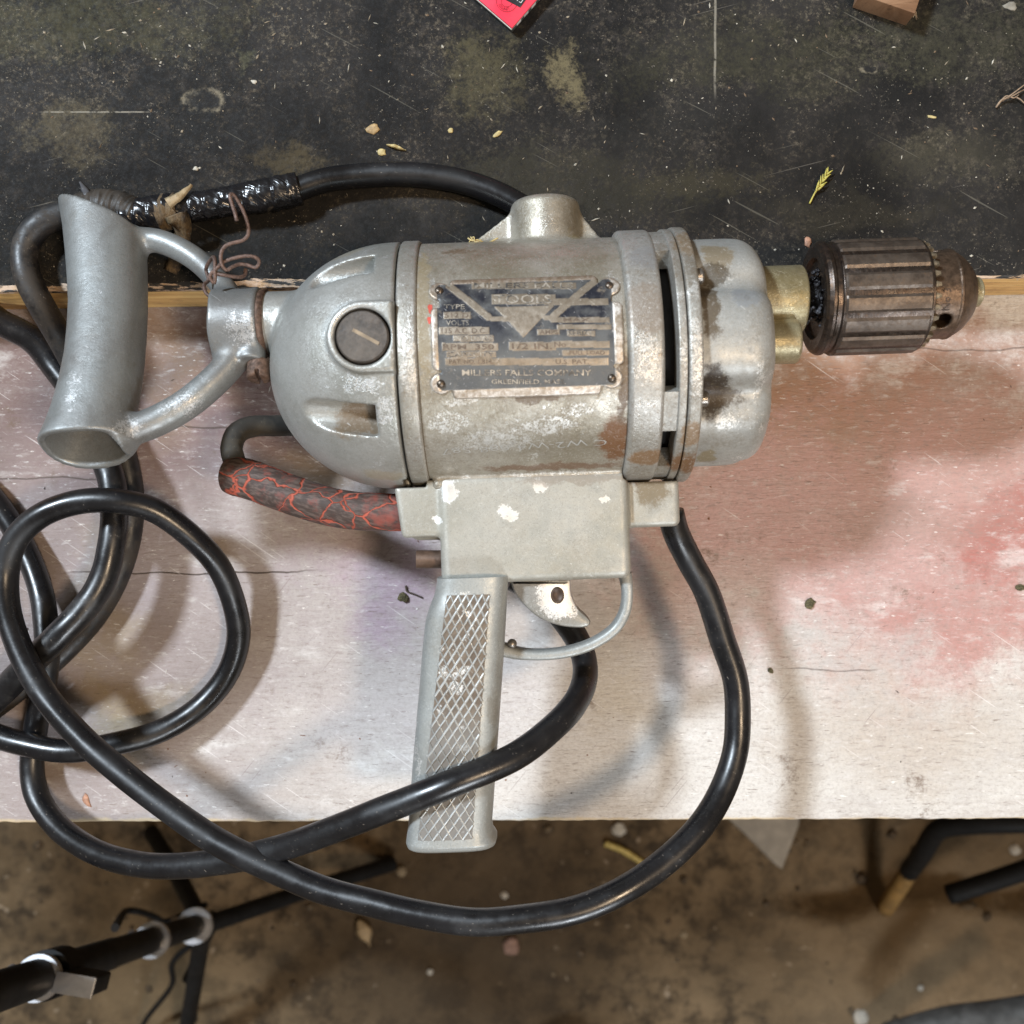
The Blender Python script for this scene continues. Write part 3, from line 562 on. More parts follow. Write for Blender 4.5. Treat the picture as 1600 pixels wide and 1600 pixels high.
# --- domed end cap with brush-cap pad and cooling scoops
def lz(px, py, z): return pd(px, py, z)
pc = lz(567, 527, 136); x0d = xb0 - 0.7
def scoop(px0, py0, px1, py1, dep0, dep1, r, cut):
    a, fa = hit_cyl(px0, py0, 53.0); b, fb = hit_cyl(px1, py1, 46.0)
    ax = np.array((a[0] + 8, (53 + dep0) * math.sin(fa), ZA + (53 + dep0) * math.cos(fa))); bx = np.array((b[0], (46 + dep1) * math.sin(fb), ZA + (46 + dep1) * math.cos(fb)))
    return ax, bx, r, a[0]
sc1 = scoop(589, 657, 476, 645, -2.5, 2.0, 8.6, 0); sc2 = scoop(584, 415, 498, 437, -2.5, 2.0, 8.0, 0)
def f_dome(X, Y, Z):
    L, RR = 58.5, 54.9; x = X + 55.5
    rr = np.sqrt((Y + 0.6) ** 2 + (Z - ZA) ** 2)
    d = (np.sqrt((np.minimum(x, 0) / L) ** 2 + (rr / RR) ** 2) - 1) * 50
    d = np.where(x > 0, rr - RR, d); d = smax(d, X - x0d, 0.8)
    pad = dcyl(X - pc[0], Y - pc[1], Z, 14.3, ZA, 138.2, 1.2)
    pad = np.minimum(pad, dbox(X, Y, Z, (pc[0] + 8, pc[1], 110), (9.5, 14.3, 28.2), 1.0))
    pad = np.maximum(pad, X - x0d)
    d = smin(d, pad, 1.6)
    d = smax(d, -dcyl(X - pc[0], Y - pc[1], Z, 11.4, 126, 150, .3), 0.5)
    for ax, bx, r, xc in (sc1, sc2):
        c = dcap(X, Y, Z, ax, bx, r, r * 0.72); c = smax(c, X - xc, 0.8)
        d = smax(d, -c, 0.9)
    d = np.maximum(d, -dbox(X, Y, Z, (x0d, -50, ZA + 12), (2.4, 5, 7), .3))
    d = smin(d, dcyl(Y - 21.5, Z - ZA, X, 14.2, -118, -95, 1.0), 3.0)          # neck for the rear handle
    return d
casting('end_cap', f_dome, (-120, -60, 22), (x0d + 2, 60, 142), 0.85, DOMEM, drill)
v, f = lathe([(126.0, .1), (126.0, 10.5), (137.4, 10.5), (138.3, 9.9), (138.4, .1)], (pc[0], pc[1], 0), 'z', 64)
BAKE = simple('brown_bakelite', (0.075, 0.062, 0.052), 0.5, 0, 0.4, 300, 0.3, tint=(0.13, 0.11, 0.09))
bc = autosmooth(mk('brush_cap', mmv(v), f, BAKE, drill), 40)
q0, q1 = pd(551, 515, 138.4), pd(592, 537, 138.4); dv = (q1 - q0)[:2]; L_ = np.linalg.norm(dv); dv /= L_; nv = np.array((-dv[1], dv[0]))
pol = [q0[:2] - nv * .7, q1[:2] - nv * .7, q1[:2] + nv * .7, q0[:2] + nv * .7]
v, f = extrude(pol, 138.2, 138.6); mk('slot', mmv(v), f, simple('slot_dirt', (0.27, 0.21, 0.145), 0.8), bc, False)
# the lower scoop is left plain, without a louvre window
# --- gear case: six lobes with screw pockets
gx0, gx1 = xl1, lx(1211, 50) + 4.5
def f_gear(X, Y, Z):
    rr = np.sqrt(Y ** 2 + (Z - ZA) ** 2); th = np.arctan2(Y, Z - ZA)
    a6 = (th - 0.03 - math.pi / 6) / (math.pi / 3); a6 = np.abs(a6 - np.round(a6)) * (math.pi / 3)
    rad = 51.2 - 6.5 * np.exp(-(a6 / 0.16) ** 2) - 1.2 * (a6 < 0) - 2.0 * np.clip((X - gx0 - 16) / 16, 0, 1) ** 2
    d = (rr - rad) * 0.9; d = smax(d, X - gx1 + 0.020 * rr * rr * 0.06, 9.0); d = np.maximum(d, gx0 - 2 - X)
    for k in range(6):
        a = math.pi / 6 + k * math.pi / 3 + 0.03; cy, cz = 54.5 * math.sin(a), ZA + 54.5 * math.cos(a)
        q = dcap(X, Y, Z, (gx0 - 4, cy, cz), (gx0 + 11, cy * 1.0, cz), 10.0, 6.5); d = smax(d, -q, 3.5)
    return d
casting('gear_case', f_gear, (gx0 - 1, -56, 26), (gx1 + 3, 56, 138), 0.8, GEARM, drill)
for k in (0, 5):
    a = math.pi / 6 + k * math.pi / 3 + 0.03; cy, cz = 50.5 * math.sin(a), ZA + 50.5 * math.cos(a)
    v, f = lathe([(0, .1), (0, 3.2), (2.4, 3.2), (3.2, 2.4), (3.3, .1)], (gx0 + .05, cy, cz), 'x', 24); autosmooth(mk('screw', mmv(v), f, SCREWM, drill), 40)
# --- spindle nose, idler boss, chuck
BRASS = cast_metal('oil_stained_alloy', (0.34, 0.30, 0.19), (0.24, 0.19, 0.09), bare=(0.66, 0.60, 0.44), grime=0.7, metal=0.5, rough=0.38, speck=.7)
SY, SZ = 23.2, 86.0
cx1 = pd(1264, 467, 98)[0]
v, f = lathe(arcpts(gx1 - 12, cx1, 15.2, 1.2, .1), (0, SY, SZ), 'x', 72); autosmooth(mk('spindle_collar', mmv(v), f, BRASS, drill), 50)
iy = pd(1240, 533, 96)[1]
v, f = lathe(arcpts(gx1 - 12, pd(1247, 533, 96)[0], 9.8, 1.8, .1), (0, iy, 95.5), 'x', 56); autosmooth(mk('idler_boss', mmv(v), f, BRASS, drill), 50)
t = NT('dark_chuck_steel'); n = t.noise(90, 6, 0.7); n2 = t.noise(500, 5, 0.7); x_, y_, z_ = t.xyz()
st = t.noise(1, 4, 0.6, t.mapping(sc=(1400, 60, 60)))
c = t.mix(t.ramp(n, 0.35, 0.65), (0.085, 0.066, 0.055), (0.045, 0.033, 0.027)); c = t.mix(t.ramp(n2, 0.5, 0.75, 0, 0.6), c, (0.15, 0.085, 0.045))
c = t.mix(t.ramp(st, 0.5, 0.75, 0, 0.3), c, (0.17, 0.155, 0.14))
CHUCK = t.out(c, t.ramp(n2, 0.3, 0.7, 0.24, 0.46), 0.8, t.bump(t.math('ADD', n2, st), 0.2, 0.0005))
t = NT('chuck_land_steel'); n = t.noise(120, 6, 0.7); n2 = t.noise(600, 5, 0.7)
c = t.mix(t.ramp(n, 0.35, 0.65), (0.135, 0.108, 0.088), (0.072, 0.055, 0.044)); c = t.mix(t.ramp(n2, 0.52, 0.72, 0, 0.8), c, (0.12, 0.075, 0.045))
LAND = t.out(c, t.ramp(n2, 0.3, 0.7, 0.38, 0.56), 0.6, t.bump(n2, 0.2, 0.0005))
chx = lambda px: pd(px, 468, SZ)[0]
K0, K1, K2, K3 = [pd(x_, 468, z_)[0] for x_, z_ in ((1306, 98), (1446, 99), (1461, 98), (1519, 90))]
kb = pd(1280, 468, 96)[0]
chk = tag(link('chuck', None, drill))
v, f = lathe([(kb + 2, .1), (kb + 2, 17), (kb, 18), (kb - .3, 22.5), (kb + .6, 24.2), (kb + 2.2, 25.1), (kb + 3.4, 25.0), (kb + 4.4, 23.8), (K0 - .5, 23.8), (K0, 24.6), (K0 + .2, 24.7), (K1, 24.7), (K1 + .4, 24.2), (K1 + .6, 20)], (0, SY, SZ), 'x', 128)
autosmooth(mk('sleeve', mmv(v), f, CHUCK, chk), 30)
# lands between the knurl grooves of the sleeve
land_me = None; NL = 16
for k in range(NL):
    a0 = 2 * math.pi * k / NL + R(5); V = []; F = []
    hw = R(8.6); seg = 6
    for i, x in enumerate((K0 + .8, K0 + 1.6, K1 - 1.6, K1 - .8)):
        for j in range(seg + 1):
            a = a0 - hw + 2 * hw * j / seg; edge = (i in (0, 3)) or j in (0, seg)
            r = 24.72 if edge else 25.55; V.append((x, SY + r * math.sin(a), SZ + r * math.cos(a)))
    for i in range(3):
        for j in range(seg): F.append((i * (seg + 1) + j, i * (seg + 1) + j + 1, (i + 1) * (seg + 1) + j + 1, (i + 1) * (seg + 1) + j))
    autosmooth(mk('grip_land', mmv(V), [q[::-1] for q in F], LAND, chk), 25)
# geared rim for the key
def teeth(a, r, th): return 1.0
NT_ = 30; V = []; F = []; sg = NT_ * 8
for i, (x, r, amp) in enumerate(((K1 + .4, 23.9, 0), (K1 + .4, 24.1, 0), (K2 - 1.6, 23.6, 1), (K2 - 1.0, 22.4, 1), (K2 - 1.0, 19.0, 0))):
    for j in range(sg):
        th = 2 * math.pi * j / sg; w = max(0, min(1, 0.5 + 1.2 * math.cos(NT_ * th)))
        V.append((x - (amp * 3.6 * (1 - w)) + (0 if i != 4 else -1.5), SY + r * math.sin(th), SZ + r * math.cos(th)))
for i in range(4):
    for j in range(sg):
        k = (j + 1) % sg; F.append((i * sg + j, (i + 1) * sg + j, (i + 1) * sg + k, i * sg + k))
autosmooth(mk('geared_rim', mmv(V), F, simple('worn_tooth_steel', (0.30, 0.25, 0.18), .4, .7, .4, 500, .3), chk), 30)
def f_nose(X, Y, Z):
    rr = np.sqrt((Y - SY) ** 2 + (Z - SZ) ** 2); t_ = np.clip((X - (K2 + 8)) / (K3 - K2 - 8), 0, 1)
    rad = 19.6 - 8.5 * t_ ** 1.9; d = (rr - rad) * .85; d = smax(d, X - K3, 1.2); d = np.maximum(d, K2 - 4 - X)
    d = np.minimum(d, np.maximum((rr - 20.0) * .9, np.maximum(X - K3 + 9.8, K3 - 11 - X)))
    for k in range(3):
        a = kh + k * 2 * math.pi / 3; u, w = math.sin(a), math.cos(a)
        q = dcap(X, Y, Z, (khx, SY + 10 * u, SZ + 10 * w), (khx, SY + 30 * u, SZ + 30 * w), 3.7); d = smax(d, -q, .6)
    return d
# the key hole: where the ray through its pixel meets the nose
def hit_axis(px, py, r, yc, zc):
    d = pray(px, py); o = CAML - np.array((0, yc, zc)); a = d[1] ** 2 + d[2] ** 2; b = 2 * (o[1] * d[1] + o[2] * d[2]); c = o[1] ** 2 + o[2] ** 2 - r * r
    t_ = (-b - math.sqrt(max(b * b - 4 * a * c, 0))) / (2 * a); p = CAML + d * t_; return p, math.atan2(p[1] - yc, p[2] - zc)
pk, kh = hit_axis(1474, 503, 19.6, SY, SZ); khx = pk[0]
NOSEM = simple('brown_nose_steel', (0.105, 0.070, 0.048), 0.4, 0.6, 0.35, 400, 0.3, tint=(0.17, 0.10, 0.055))
casting('nose', f_nose, (K2 - 4.5, SY - 22, SZ - 22), (K3 + 2, SY + 22, SZ + 22), 0.5, NOSEM, chk)
v, f = lathe([(K3 - 2, .1), (K3 - 2, 7.4), (K3 + 4.4, 6.6), (K3 + 5.2, 5.4), (K3 + 1.6, 2.0), (K3 + 1.6, .1)], (0, SY + .5, SZ), 'x', 30); autosmooth(mk('jaws', mmv(v), f, BRASS, chk), 40)
# spindle and its blob of grease behind the chuck
v, f = tube([(cx1 - 3, SY, SZ), (kb + 3, SY, SZ)], 8.5, 6, 32); spn = mk('spindle', mmv(v), f, simple('black_grease', (0.010, 0.009, 0.010), 0.3, 0, .3, 300, 1.0), drill)
V = []; F = []
for k in range(46):
    a = R(random.uniform(-75, 60)); r = random.uniform(9, 14.5); x = random.uniform(cx1 - .5, kb + 1.5); s_ = random.uniform(.5, 1.5); b = len(V)
    c0 = np.array((x, SY + r * math.sin(a), SZ + r * math.cos(a)))
    for dd in ((1, 0, 0), (-1, 0, 0), (0, 1, 0), (0, -1, 0), (0, 0, 1), (0, 0, -1)): V.append(c0 + np.array(dd) * s_ * random.uniform(.6, 1.4))
    for (i, j) in ((0, 2), (2, 1), (1, 3), (3, 0)): F += [(b + i, b + j, b + 4), (b + j, b + i, b + 5)]
g_ = mk('grease_clumps', mmv(V), F, simple('grease_grit', (0.02, 0.018, 0.02), 0.35, 0, .6, 900, 1.0, tint=(0.16, 0.16, 0.18)), spn); tag(g_, kind='stuff')
# lettering on the nose
def wrap_text(name, body, size, px, py, m, parent, r, yc, zc, rot=0, extr=.12, weight=0.0, align='LEFT', hug=None):
    V, F = text_mesh(body, size, align, 0, weight); p, a0 = hit_axis(px, py, r, yc, zc); c_, s_ = math.cos(rot), math.sin(rot); out = []
    for (u, w, _) in V:
        uu, ww = u * c_ - w * s_, u * s_ + w * c_
        x = p[0] + uu; a = a0 + ww / r; rr = (r + extr) if hug is None else hug(x, a)
        out.append((x, yc + rr * math.sin(a), zc + rr * math.cos(a)))
    return mk(name, mmv(out), F, m, parent, False)
MARK = simple('stamped_mark', (0.055, 0.035, 0.025), 0.6, 0.3)
wrap_text('stamped_text', 'No 3', 3.4, 1483, 486, MARK, chk, 19.7, SY, SZ, rot=math.pi / 2, extr=.10)
# --- nameplate: a bent sheet with lobed corners, dark enamel and worn lettering
PR = BR + 0.75
def pl(px, py): p, a = hit_cyl(px, py, PR); return p[0], a * PR
corn = [pl(686, 455), pl(952, 447), pl(689, 600), pl(956, 591)]
def rect2(px0, py0, px1, py1):
    xm, ym = (px0 + px1) / 2, (py0 + py1) / 2
    l = pl(px0, ym)[0]; r = pl(px1, ym)[0]; t_ = pl(xm, py0)[1]; b = pl(xm, py1)[1]; return (l + r) / 2, (t_ + b) / 2, (r - l) / 2, (t_ - b) / 2
def d2(Xc, Sc, r, rd): 
    qx = np.abs(Xc - r[0]) - r[2] + rd; qy = np.abs(Sc - r[1]) - r[3] + rd
    return np.minimum(np.maximum(qx, qy), 0) + np.sqrt(np.maximum(qx, 0) ** 2 + np.maximum(qy, 0) ** 2) - rd
RA, RB = rect2(674, 476, 974, 574), rect2(704, 434, 938, 620)
RC = rect2(688, 446, 958, 606); FLD = rect2(683, 441, 960, 606)
def plate2(Xc, Sc):
    d = smin(np.minimum(d2(Xc, Sc, RA, 2), d2(Xc, Sc, RB, 2)), d2(Xc, Sc, RC, 1), .5)
    for (x, s_) in corn: d = smin(d, np.sqrt((Xc - x) ** 2 + (Sc - s_) ** 2) - 4.2, 1.0)
    return d
# sheet mesh on the bent grid, cut to the outline
hs = 0.33; gx_ = np.arange(RA[0] - RA[2] - 2, RA[0] + RA[2] + 2, hs); gs_ = np.arange(RB[1] - RB[3] - 2, RB[1] + RB[3] + 2, hs)
GX, GS = np.meshgrid(gx_, gs_, indexing='ij'); D2 = plate2(GX, GS)
rim = np.clip((d2(GX, GS, FLD, 1.5)) / 0.5, -1, 1)
ids = -np.ones(GX.shape, int); ins = D2 < 0
face = ins[:-1, :-1] | ins[1:, :-1] | ins[:-1, 1:] | ins[1:, 1:]
use = np.zeros(GX.shape, bool); use[:-1, :-1] |= face; use[1:, :-1] |= face; use[:-1, 1:] |= face; use[1:, 1:] |= face
# slide the outside corners on to the outline so that the edge is clean
gxx, gss = np.gradient(D2, hs); g2 = gxx ** 2 + gss ** 2 + 1e-6; out_ = use & ~ins
PX_ = np.where(out_, GX - D2 * gxx / g2, GX); PS_ = np.where(out_, GS - D2 * gss / g2, GS)
hgt = PR + 0.25 * (np.clip(-D2 / 0.5, 0, 1)) + 0.28 * (rim * .5 + .5) * np.clip((-D2) / 0.4, 0, 1)
V = []; FA = []
# painted pattern: enamel field, worn text strips, chevron (attribute 0..1, 1 = dark enamel)
def strip(px0, px1, py, hpx):
    a = pl(px0, py); b = pl(px1, py); k = hpx / 3.9 * 0.95
    s_mid = a[1] + (GX - a[0]) / (b[0] - a[0]) * (b[1] - a[1]); return ((GX > a[0]) & (GX < b[0]) & (np.abs(GS - s_mid) < k / 2)).astype(float)
strips = [(737, 900, 447, 13), (768, 868, 468, 19), (693, 735, 493, 12), (686, 764, 517, 13), (840, 874, 519, 9), (690, 778, 542, 13), (795, 868, 541, 14), (697, 775, 554, 10), (696, 950, 565, 12), (860, 952, 500, 9), (870, 955, 511, 8), (862, 952, 538, 11), (878, 952, 551, 9), (886, 930, 521, 9), (708, 772, 529, 10), (850, 950, 472, 12)]
st_ = np.zeros(GX.shape)
for a in strips: st_ = np.maximum(st_, strip(*a))
def seg2(pa, pb, w):
    a, b = np.array(pl(*pa)), np.array(pl(*pb)); d = b - a; t_ = np.clip(((GX - a[0]) * d[0] + (GS - a[1]) * d[1]) / np.dot(d, d), 0, 1)
    return np.hypot(GX - a[0] - t_ * d[0], GS - a[1] - t_ * d[1]) - w
chev = np.minimum(np.minimum(seg2((702, 448), (763, 496), 1.5), seg2((932, 438), (862, 497), 1.5)), np.minimum(seg2((763, 498), (792, 499), 1.0), seg2((852, 497), (866, 496), 1.0)))
tri = [pl(772, 480), pl(818, 528), pl(866, 478)]
def intri():
    s_ = np.ones(GX.shape, bool)
    for i in range(3):
        a, b = tri[i], tri[(i + 1) % 3]; s_ &= ((b[0] - a[0]) * (GS - a[1]) - (b[1] - a[1]) * (GX - a[0])) > 0
    return s_
tm = intri()
if not tm.any(): tri = tri[::-1]; tm = intri()
st_ = np.maximum(st_, (chev < 0)); st_ = np.maximum(st_, tm)
enam = (rim < 0).astype(float) * (1 - st_ * 0.92)
hgt = hgt + 0.10 * st_ * (rim < 0)
k = 0; AT = []; AR = []
for i, j in np.argwhere(use):
    ids[i, j] = k; k += 1; a = PS_[i, j] / PR; V.append((PX_[i, j], hgt[i, j] * math.sin(a), ZA + hgt[i, j] * math.cos(a))); AT.append(enam[i, j]); AR.append(float(rim[i, j] > 0))
for i, j in np.argwhere(face): FA.append((ids[i, j], ids[i + 1, j], ids[i + 1, j + 1], ids[i, j + 1])[::1])
t = NT('worn_nameplate'); e = t.attr('enamel'); rm = t.attr('rim'); n = t.noise(130, 8, 0.72); n2 = t.noise(420, 6, 0.75); n3 = t.noise(60, 4, 0.6)
sv = t.mapping(rot=(0.1, 0.1, 0.75), sc=(150, 1500, 1500)); scr = t.ramp(t.noise(1, 3, 0.6, sv), 0.66, 0.72)
sv = t.mapping(rot=(0.1, 0.1, -0.9), sc=(150, 1500, 1500)); scr = t.math('MAXIMUM', scr, t.ramp(t.noise(1, 3, 0.6, sv), 0.67, 0.72))
tan = t.mix(t.ramp(n, 0.35, 0.68), (0.34, 0.29, 0.23), (0.23, 0.185, 0.135)); tan = t.mix(t.ramp(n2, 0.55, 0.72, 0, .6), tan, (0.50, 0.46, 0.41))
navy = t.mix(t.ramp(n3, 0.42, 0.60), (0.015, 0.016, 0.024), (0.095, 0.097, 0.098)); navy = t.mix(t.ramp(n, 0.55, 0.64, 0, .7), navy, (0.24, 0.20, 0.155))
x_, y_, z_ = t.xyz()
fog = t.ramp(y_, M((0, pl(800, 560)[1], 0))[1], M((0, pl(800, 500)[1], 0))[1], 1, 0)
navy = t.mix(t.mul(fog, 0.7), navy, (0.12, 0.125, 0.125)); navy = t.mix(t.mul(scr, t.ramp(n, 0.36, 0.5), 0.8), navy, (0.46, 0.44, 0.43))
rimc = t.mix(t.ramp(n2, 0.42, 0.62), (0.42, 0.36, 0.30), (0.68, 0.65, 0.61)); rimc = t.mix(t.ramp(n, 0.45, 0.66, 0, .8), rimc, (0.30, 0.235, 0.165))
edge = t.ramp(y_, M((0, pl(800, 455)[1], 0))[1], M((0, pl(800, 440)[1], 0))[1], 0, 0.75); rimc = t.mix(edge, rimc, (0.20, 0.135, 0.085))
c = t.mix(e, tan, navy); c = t.mix(rm, c, rimc)
PLATEM = t.out(c, t.ramp(n2, 0.3, 0.7, 0.30, 0.52), t.mixf(e, 0.55, 0.1), t.bump(t.math('ADD', n2, t.mul(scr, -0.5)), 0.35, 0.0005))
np_o = mk('nameplate', mmv(V), FA, PLATEM, drill)
at = np_o.data.attributes.new('enamel', 'FLOAT', 'POINT'); at.data.foreach_set('value', AT)
at = np_o.data.attributes.new('rim', 'FLOAT', 'POINT'); at.data.foreach_set('value', AR)
np_o.data.flip_normals() if np_o.data.polygons[0].normal.z < 0 else None
RIV = simple('rivet_steel', (0.15, 0.12, 0.095), 0.34, 0.8, 0.35, 700, 0.2)
for (x, s_) in corn:
    a = s_ / PR; n_ = np.array((0, math.sin(a), math.cos(a))); V = []; F = []; c0 = np.array((x, 0, ZA)) + n_ * (PR + .35); ex = np.array((1, 0, 0)); ey = np.cross(n_, ex)
    for i in range(6):
        ph = math.pi / 2 * i / 5; r = 1.75 * math.cos(ph)
        for j in range(20): V.append(c0 + (ex * math.cos(j * math.pi / 10) + ey * math.sin(j * math.pi / 10)) * r + n_ * 1.25 * math.sin(ph))
    for i in range(5):
        for j in range(20): F.append((i * 20 + j, i * 20 + (j + 1) % 20, (i + 1) * 20 + (j + 1) % 20, (i + 1) * 20 + j))
    mk('rivet', mmv(V), F, RIV, np_o)
t = NT('worn_raised_letter'); n = t.noise(380, 5, .75); n2 = t.noise(90, 4, .6)
c = t.mix(t.ramp(t.math('ADD', n, t.math('MULTIPLY', n2, .5)), .62, .86), (0.50, 0.45, 0.38), (0.09, 0.085, 0.08))
LET = t.out(c, .4, .4, t.bump(n, .2, .0004))
LETD = simple('sunk_letter', (0.16, 0.12, 0.09), 0.5, 0.3, 0.3, 500, 0.2)
def plate_text(body, px0, px1, py, hpx, m=LET, w=0.0):
    V, F = text_mesh(body, 1.0, 'LEFT', 0, w); V = np.array(V); a = pl(px0, py); b = pl(px1, py); wd = V[:, 0].max() - V[:, 0].min()
    sx = (b[0] - a[0]) / wd; sy = hpx / 3.9 / 1.0; s0 = pl((px0 + px1) / 2, py)[1]; sl = (b[1] - a[1]) / (b[0] - a[0]); out = []
    for (u, v_, _) in V:
        x = a[0] + (u - V[:, 0].min()) * sx; s_ = s0 + (x - (a[0] + b[0]) / 2) * sl + (v_ - 0.5) * sy; r = PR + .25 + .26; out.append((x, r * math.sin(s_ / PR), ZA + r * math.cos(s_ / PR)))
    return mk('lettering', mmv(out), F, m, np_o, False)
for a in (('MILLERS FALLS', 741, 896, 447, 10), ('TOOLS', 772, 862, 468, 15), ('MILLERS FALLS COMPANY', 722, 924, 582, 9), ('GREENFIELD, MASS.', 768, 884, 596, 7), ('TYPE', 694, 726, 480, 8), ('VOLTS', 697, 733, 505, 8), ('NO LOAD', 712, 770, 529, 8), ('SERIAL', 888, 928, 521, 7), ('CAPACITY', 700, 772, 554, 7)):
    plate_text(*a, w=0.012)
for a in (('512 D', 695, 732, 493, 8), ('115 A.C. D.C.', 690, 760, 517, 8), ('RPM  350', 692, 772, 542, 8), ('AMPS', 843, 872, 519, 7), ('FULL LOAD', 890, 945, 551, 6), ('1/2 IN.', 800, 862, 541, 9), ('No', 866, 884, 538, 8), ('PAT. NO. 1.814.', 702, 770, 565, 7), ('U.S. PAT.', 868, 920, 565, 7), ('MAX.', 880, 925, 500, 6)):
    plate_text(*a, m=LETD, w=0.008)
# number scratched into the barrel by hand, upside down
SCRM = simple('scratched_bright_metal', (0.66, 0.66, 0.64), 0.35, 0.6, 0.15, 500, 0.2)
V_, F_ = text_mesh('C W2-W4-088-587', 1.0, 'LEFT', 0, -0.018); V_ = np.array(V_); p0, a0 = hit_cyl(690, 706, BR + .1); p1, a1 = hit_cyl(950, 690, BR + .1)
wd = V_[:, 0].max(); out = []
for (u, w, _) in V_:
    f_ = 1 - u / wd; x = p0[0] + (p1[0] - p0[0]) * f_; a = a0 + (a1 - a0) * f_ - ((w - .5) * 3.5 + .5 * math.sin(u * 2.3)) / BR; out.append((x + (w - .5) * .8, (BR + .12) * math.sin(a), ZA + (BR + .12) * math.cos(a)))
mk('scratched_number', mmv(out), F_, SCRM, drill, False)
# small red paint dabs beside the plate
RED = simple('red_paint', (0.55, 0.09, 0.06), 0.5)
for (px, py, h) in ((672, 482, 2.2), (671, 500, 1.6)):
    p, a = hit_cyl(px, py, BR + .15); V = []
    for j in range(9): b_ = 2 * math.pi * j / 9; rr = 1 + .25 * math.sin(j * 2.1); V.append((p[0] + .9 * rr * math.cos(b_), (BR + .15) * math.sin(a + h * rr * math.sin(b_) / BR), ZA + (BR + .15) * math.cos(a + h * rr * math.sin(b_) / BR)))
    mk('paint_dab', mmv(V), [tuple(range(9))], RED, drill, False)
# --- switch housing under the barrel
def bx(pxl, pxr, pyt, pyb, zt, zb, z=92):
    a, b = pd(pxl, pyt, z), pd(pxr, pyb, z); c_ = ((a[0] + b[0]) / 2, (a[1] + b[1]) / 2, (zt + zb) / 2); return c_, ((b[0] - a[0]) / 2, abs(a[1] - b[1]) / 2, (zt - zb) / 2)
HB = bx(684, 987, 742, 903, 99, 63, 97); HL = bx(619, 740, 742, 837, 97, 66, 95); HR = bx(930, 1063, 733, 822, 93, 70, 91); HL2 = bx(640, 720, 800, 842, 92, 70, 88)
def f_house(X, Y, Z):
    d = dbox(X, Y, Z, *HB, 4.0)
    X2 = X - (Y - HL[0][1]) * -0.12
    d = smin(d, dbox(X2, Y, Z, *HL, 2.2), 2.0); d = smin(d, dbox(X2, Y, Z, *HL2, 2.2), 1.5)
    d = smin(d, dbox(X, Y, Z, *HR, 3.0), 1.2)
    sad = BR + 0.9 - np.sqrt(Y ** 2 + (Z - ZA) ** 2)
    d = smax(d, np.where((X > b0 - 1) & (X < b1), sad, sad + 2.8), 0.5)
    return d
casting('switch_housing', f_house, (HL[0][0] - HL[1][0] - 4, HB[0][1] - HB[1][1] - 3, 58), (HR[0][0] + HR[1][0] + 4, -34, 104), 0.7, HOUSM, drill)
a, b = pd(651, 874, 84), pd(690, 874, 84)
v, f = tube([a, a + (b - a) * .3, b], lambda u: 4.1, 10, 28); lb = autosmooth(mk('lock_button', mmv(v), f, simple('worn_brown_button', (0.115, 0.07, 0.05), 0.4, 0.4, .4, 300, .3, tint=(0.22, 0.15, 0.11)), drill), 40)
# --- pistol grip
rows = [(903, 684, 795), (925, 680, 793), (945, 672, 792), (965, 666, 791), (1000, 662, 789), (1060, 657, 785), (1130, 651, 780), (1200, 645, 775), (1260, 641, 771), (1285, 639, 769), (1298, 637, 771), (1307, 636, 777), (1314, 638, 775), (1318, 642, 770)]
gl = []
for i, (py, l, r) in enumerate(rows):
    zc = 82 - (py - 903) / 425 * 9; a, b = pd(l, py, zc + 10), pd(r, py, zc + 10); hz = 15.5 if i < 10 else (15.8, 16.2, 15.0, 12.5)[i - 10]
    if i < 2: hz = 14.5
    gl.append(((a + b) / 2, (b[0] - a[0]) / 2, hz))
gc = np.array([g[0] for g in gl]); gw = np.array([g[1] for g in gl]); ghz = np.array([g[2] for g in gl]); gy_ = gc[:, 1]
def gat(y):
    yy = -gy_; q = -y; return np.interp(q, yy, gc[:, 0]), np.interp(q, yy, gc[:, 2]), np.interp(q, yy, gw), np.interp(q, yy, ghz)
EXP = 3.6
V = []; F = []; sg = 64; ys = np.concatenate([np.linspace(gy_[0] + 0.8, gy_[-4], 60), np.linspace(gy_[-4], gy_[-1], 12)[1:]])
for y in ys:
    xc, zc, w, h = gat(y)
    for j in range(sg):
        th = 2 * math.pi * j / sg; ct, st = math.cos(th), math.sin(th); V.append((xc + w * math.copysign(abs(ct) ** (2 / EXP), ct), y, zc + h * math.copysign(abs(st) ** (2 / EXP), st)))
for i in range(len(ys) - 1):
    for j in range(sg): k = (j + 1) % sg; F.append((i * sg + j, i * sg + k, (i + 1) * sg + k, (i + 1) * sg + j))
F.append(tuple(range(sg))[::-1]); F.append(tuple((len(ys) - 1) * sg + j for j in range(sg)))
grip = autosmooth(mk('pistol_grip', mmv(V), F, GRIPM, drill), 50)
def gtop(x, y):
    xc, zc, w, h = gat(y); u = min(1, abs(x - xc) / w); return zc + h * (1 - u ** EXP) ** (1 / EXP)
